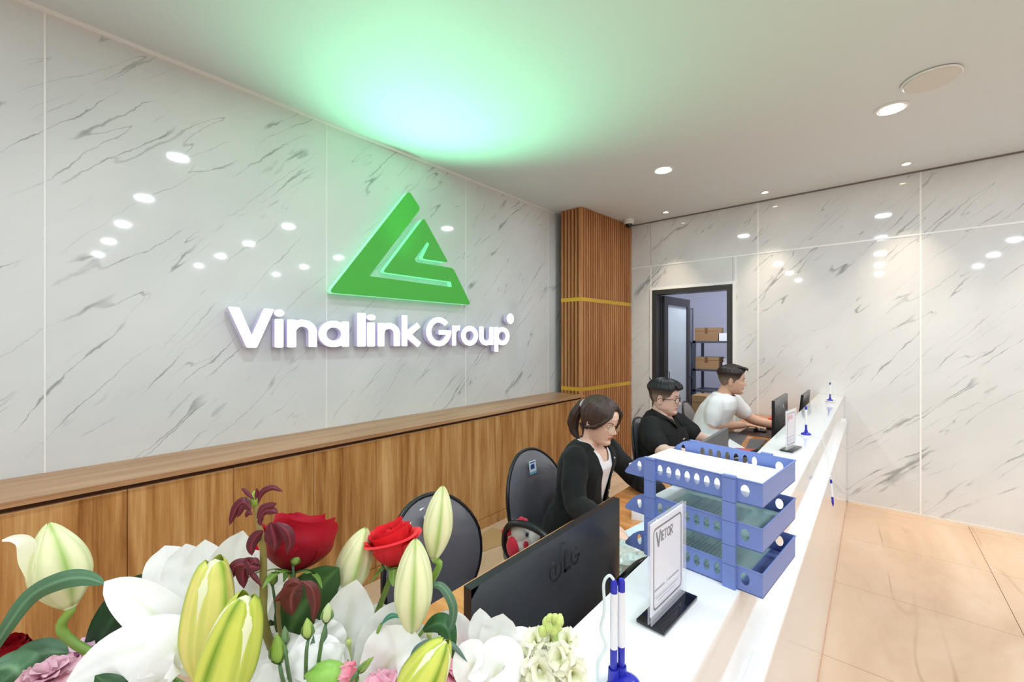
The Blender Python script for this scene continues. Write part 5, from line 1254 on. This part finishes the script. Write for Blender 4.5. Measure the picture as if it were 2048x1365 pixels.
# --- green leaves on their own stalks
def leafthing(C, hw, label, c1=(58,98,58), c2=(104,148,98), pk=.45, cup=-.22, roll=0, name='leaf_spray', sp=None, hint=None):
    P = [px(q) for q in C]; t = empty(name, P[0], label, 'leaf'); obj('stalk', stem_mb(P[0], .0018, .003), M_leaf, t, 180)
    addblade(t, 'leaf_blade', P, smw(hw*C[-1][2]/838, peak=pk, base=.2), M_leaf, col=green_col(c1, c2), cup=cup, groove=-.1, roll=roll, nu=30, hint=hint); return t
leafthing(((-60,1380,.44),(5,1270,.44),(60,1195,.45),(120,1163,.455),(170,1157,.46),(212,1170,.46)), 17, 'long arching lily leaf crossing the fat bud at left', (66,104,72), (112,152,112), pk=.6)
leafthing(((170,1330,.54),(215,1255,.54),(262,1190,.54),(304,1150,.54)), 33, 'dark green leaf standing behind the large white lily', (30,66,36), (60,104,66))
leafthing(((0,1365,.50),(40,1330,.50),(85,1308,.50),(138,1306,.50)), 30, 'broad green leaf at lower left under the fat bud', (52,90,60), (110,150,110))
leafthing(((60,1400,.48),(40,1350,.47),(20,1335,.47),(-30,1345,.46)), 34, 'pale edged green leaf in the bottom left corner', (60,100,66), (120,160,116))
leafthing(((250,1440,.43),(235,1400,.42),(220,1375,.42),(190,1352,.42)), 24, 'dark leaf cut off at the bottom below the large lily', (34,70,34), (60,100,50))
leafthing(((572,1290,.49),(590,1240,.49),(625,1190,.49),(678,1136,.49)), 50, 'broad dark green leaf below the dark red rose', (44,78,34), (84,122,64), pk=.5)
leafthing(((845,1180,.47),(880,1172,.465),(905,1210,.46),(903,1250,.46),(888,1272,.46)), 9, 'thin curved leaf hanging right of the long pale bud', (74,110,84), (120,152,124))
leafthing(((846,1262,.47),(875,1248,.465),(896,1262,.46),(905,1318,.46)), 20, 'folded green leaf right of the long pale bud stem', (40,88,44), (84,128,84))
leafthing(((812,1350,.44),(832,1300,.44),(870,1286,.44),(905,1292,.44),(935,1325,.44)), 7, 'narrow arching leaf behind the bottom lily bud', (84,112,100), (128,152,138))
leafthing(((762,1250,.45),(776,1236,.45),(788,1232,.45),(800,1236,.45)), 5, 'tiny teal leaf over the middle white lily', (54,120,96), (100,160,134))
leafthing(((690,1420,.56),(640,1330,.56),(600,1290,.56),(560,1250,.56)), 40, 'hidden dark leaf deep in the middle of the bouquet', (44,72,44), (80,110,70))
leafthing(((560,1420,.50),(552,1340,.50),(545,1290,.50),(540,1240,.50)), 26, 'dark leaf behind the small closed buds', (58,66,40), (90,100,60))
# --- pink carnations
def ruffled(c, R, n, col1, col2, label, name='pink_carnation', axis=(0,0,1), cat='flower', green=None):
    c = px(c); t = flower(name, c, label); ax = Vector(axis).normalized(); x, y, z = frame_of(ax)
    for i in range(n):
        f_ = i/n; a = i*2.4; el = lerp(1.45, .15, f_**.8); o = (x*math.cos(a)+y*math.sin(a)); L_ = R*(.75+.3*f_); d = o*math.cos(el)+z*math.sin(el)
        addblade(t, 'petal', [c, c+d*L_*.45+z*.1*R, c+d*L_*.85+o*.05*R, c+d*L_*1.02+o*.18*R-z*.05*R], [R*.06,R*.22,R*.42,R*.50,R*.34], M_petal, hint=(z-o*.5), ruffle=.22, rf=5, cup=.2, ph=i, nu=12, nv=12,
                 col=lambda s, xx: mixc(col1, col2, s*s+.1*math.sin(i)))
    obj('calyx', MB().tube([c-z*R*.9, c-z*R*.4, c], [R*.12,R*.24,R*.22], 12, cols=[mixc((110,150,80),(140,176,96),.5)]*3), M_leaf, t, 180); return t
ruffled((925,1368,.47), .036, 22, (246,150,184), (250,186,210), 'pink carnation at the bottom right of the yellow-green bud')
ruffled((172,1325,.53), .030, 16, (240,190,214), (246,214,230), 'pale pink carnation between the fat bud stem and white lily')
ruffled((262,1300,.56), .026, 12, (214,140,196), (240,184,222), 'lilac pink carnation peeping above the large white lily')
ruffled((96,1368,.46), .026, 14, (214,160,176), (232,188,202), 'dusky pink carnation near the bottom left corner')
ruffled((764,1392,.43), .022, 12, (246,170,196), (250,200,216), 'pink carnation just showing at the bottom middle edge')
# half open green bud with pink rim
c = px((632,1352,.42)); t = flower('carnation_bud', c, 'plump green carnation bud with pink petals just opening', 'flower bud'); dx = (px((700,1352,.42))-c)
Mx = Matrix.Translation(c) @ Vector((0,0,1)).rotation_difference(dx.normalized()).to_matrix().to_4x4()
obj('calyx', MB().lathe([(0,-.012),(.004,-.008),(.011,.0),(.0135,.010),(.012,.020),(.009,.026)], Mx, 20), mat('calyx_green', (140,190,84), .4), t, 180)
for i in range(7):
    a = 2*PI*i/7; d = Mx.to_3x3() @ Vector((math.cos(a), math.sin(a), 0)); z = dx.normalized()
    addblade(t, 'petal', [c+z*.018+d*.005, c+z*.028+d*.008, c+z*.037+d*.010], [.004,.006,.004], M_petal, hint=d, ruffle=.2, col=lambda s, x: mixc((250,226,230), (240,120,150), s), nu=8, nv=6)
# --- small closed buds on thin branching stems
def sbud(b, tip, hw, label, mid=None, c=(166,188,98), leaf=True):
    b_, t_ = px(b), px(tip); d = t_-b_; L_ = d.length; r = hw*b[2]/838
    t = empty('closed_bud', b_, label, 'flower bud'); obj('stem', stem_mb(b_, .0014, .0024, px(mid) if mid else None, (84,116,84)), M_leaf, t, 180)
    M = Matrix.Translation(b_) @ Vector((0,0,1)).rotation_difference(d.normalized()).to_matrix().to_4x4()
    obj('bud', MB().lathe([(0,0),(r*.6,L_*.06),(r*.98,L_*.28),(r,L_*.42),(r*.72,L_*.66),(r*.3,L_*.88),(0,L_)], M, 16, mod=lambda a, z: 1+.05*math.cos(5*a)), mat('sbud_%d_%d_%d' % c, c, .5), t, 180)
    for k in range(3):
        a = 2*PI*k/3+.5; o = M.to_3x3() @ Vector((math.cos(a), math.sin(a), 0)); z = d.normalized()
        addblade(t, 'sepal', [b_-z*.002, b_+o*r*.9+z*L_*.2, b_+o*r*1.02+z*L_*.45, b_+o*r*.9+z*L_*.7], [r*.35,r*.5,r*.3,.0003], M_leaf, hint=o, col=green_col((96,130,78),(130,160,100)), nu=8, nv=4)
    if leaf:
        q = b_*.75+VC*.25; addblade(t, 'leaf', [q, q+Vector((.005,.003,.012)), q+Vector((.009,.003,.026))], [.0014,.0032,.0004], M_leaf, col=green_col((80,116,84),(120,150,110)), nu=8, nv=4)
    return t
sbud((559,1324,.42), (553,1268,.42), 15, 'fattest small closed green bud, by the dark red shoot stem', (566,1362,.42), (140,172,70))
sbud((617,1276,.42), (614,1236,.42), 11, 'small pointed green bud, middle of the three small ones', (612,1325,.42))
sbud((653,1244,.42), (657,1206,.42), 11, 'small pale green bud, highest and rightmost of three', (640,1305,.42), (184,200,140))
sbud((570,1290,.425), (569,1252,.425), 8, 'slim grey-green bud just behind the fattest one', (576,1340,.425), (112,140,100))
sbud((716,1345,.40), (748,1314,.40), 7, 'slanting slim green bud before the middle white lily', (700,1368,.40), (130,156,70))
for (b, t_, hw, lb) in (((586,1128,.485),(600,1088+20,.485),9,'green leafy bud right below the dark rose'), ((545,1170,.49),(552,1140,.49),7,'green bud just left below the dark rose')):
    sbud(b, t_, hw, lb, None, (132,158,74), False)
# --- cream stock flower
h = px((1108,1262,.44)); t = empty('stock_flower', h, 'cream stock flower spike with pale green buds on top, by the pens', 'flower')
P = smoothpts([px((1108,1240,.44)), px((1112,1300,.44)), px((1120,1370,.44)), VC+Vector((.08,.0,.04))], 7); n = len(P)
obj('stem', MB().tube(P, [lerp(.003,.006,i/(n-1)) for i in range(n)], 10, cols=[mixc((190,212,130),(150,184,90),i/n) for i in range(n)]), M_leaf, t, 180)
rnd = random.Random(5)
for (a, b_, r) in ((1090,1248,9),(1104,1243,9),(1118,1246,9),(1084,1262,10),(1100,1258,9),(1112,1262,10),(1096,1238,7),(1110,1236,7),(1120,1256,8)):
    c = px((a, b_, .435+rnd.uniform(-.008,.012))); R = r*.44/838; d = Vector((rnd.uniform(-.4,.4), rnd.uniform(-.3,.3), 1))
    M = Matrix.Translation(c-Vector((0,0,R))) @ Vector((0,0,1)).rotation_difference(d.normalized()).to_matrix().to_4x4()
    obj('bud', MB().lathe([(0,0),(R*.8,R*.5),(R,R*1.2),(R*.7,R*2.1),(R*.3,R*2.6),(0,R*2.5)], M, 12, mod=lambda a, z: 1+.1*math.cos(4*a)), mat('stock_bud', (204,220,130), .5), t, 180)
ncount = 0
for (a, b_, r) in ((1072,1286,20),(1102,1284,18),(1134,1288,20),(1092,1308,22),(1124,1316,22),(1058,1318,22),(1076,1340,26),(1112,1348,24),(1142,1346,22),(1042,1350,22),(1094,1380,28),(1140,1382,26),(1054,1384,26)):
    c = px((a, b_, .44+rnd.uniform(-.015,.012))); R = r*.44/838*1.15; out = (cam_n(c)+Vector((rnd.uniform(-.7,.7), rnd.uniform(-.3,.3), rnd.uniform(-.3,.7)))).normalized(); x, y, z = frame_of(out)
    mb = MB()
    for i in range(11):
        an = i*2.4; o = x*math.cos(an)+y*math.sin(an); el = lerp(1.2,.1,i/11); d = o*math.cos(el)+z*math.sin(el)
        blade(mb, [c-z*R*.3, c+d*R*.5, c+d*R*.9+o*R*.1, c+d*R*1.02+o*R*.3-z*.1*R], [R*.12,R*.35,R*.52,R*.34], hint=z-o*.4, ruffle=.3, rf=5, cup=.15, ph=i+a, nu=8, nv=8, col=lambda s, xx: mixc((228,232,170), (250,248,226), min(1, s*1.5)))
    obj('floret', mb, M_petal, t, 180)
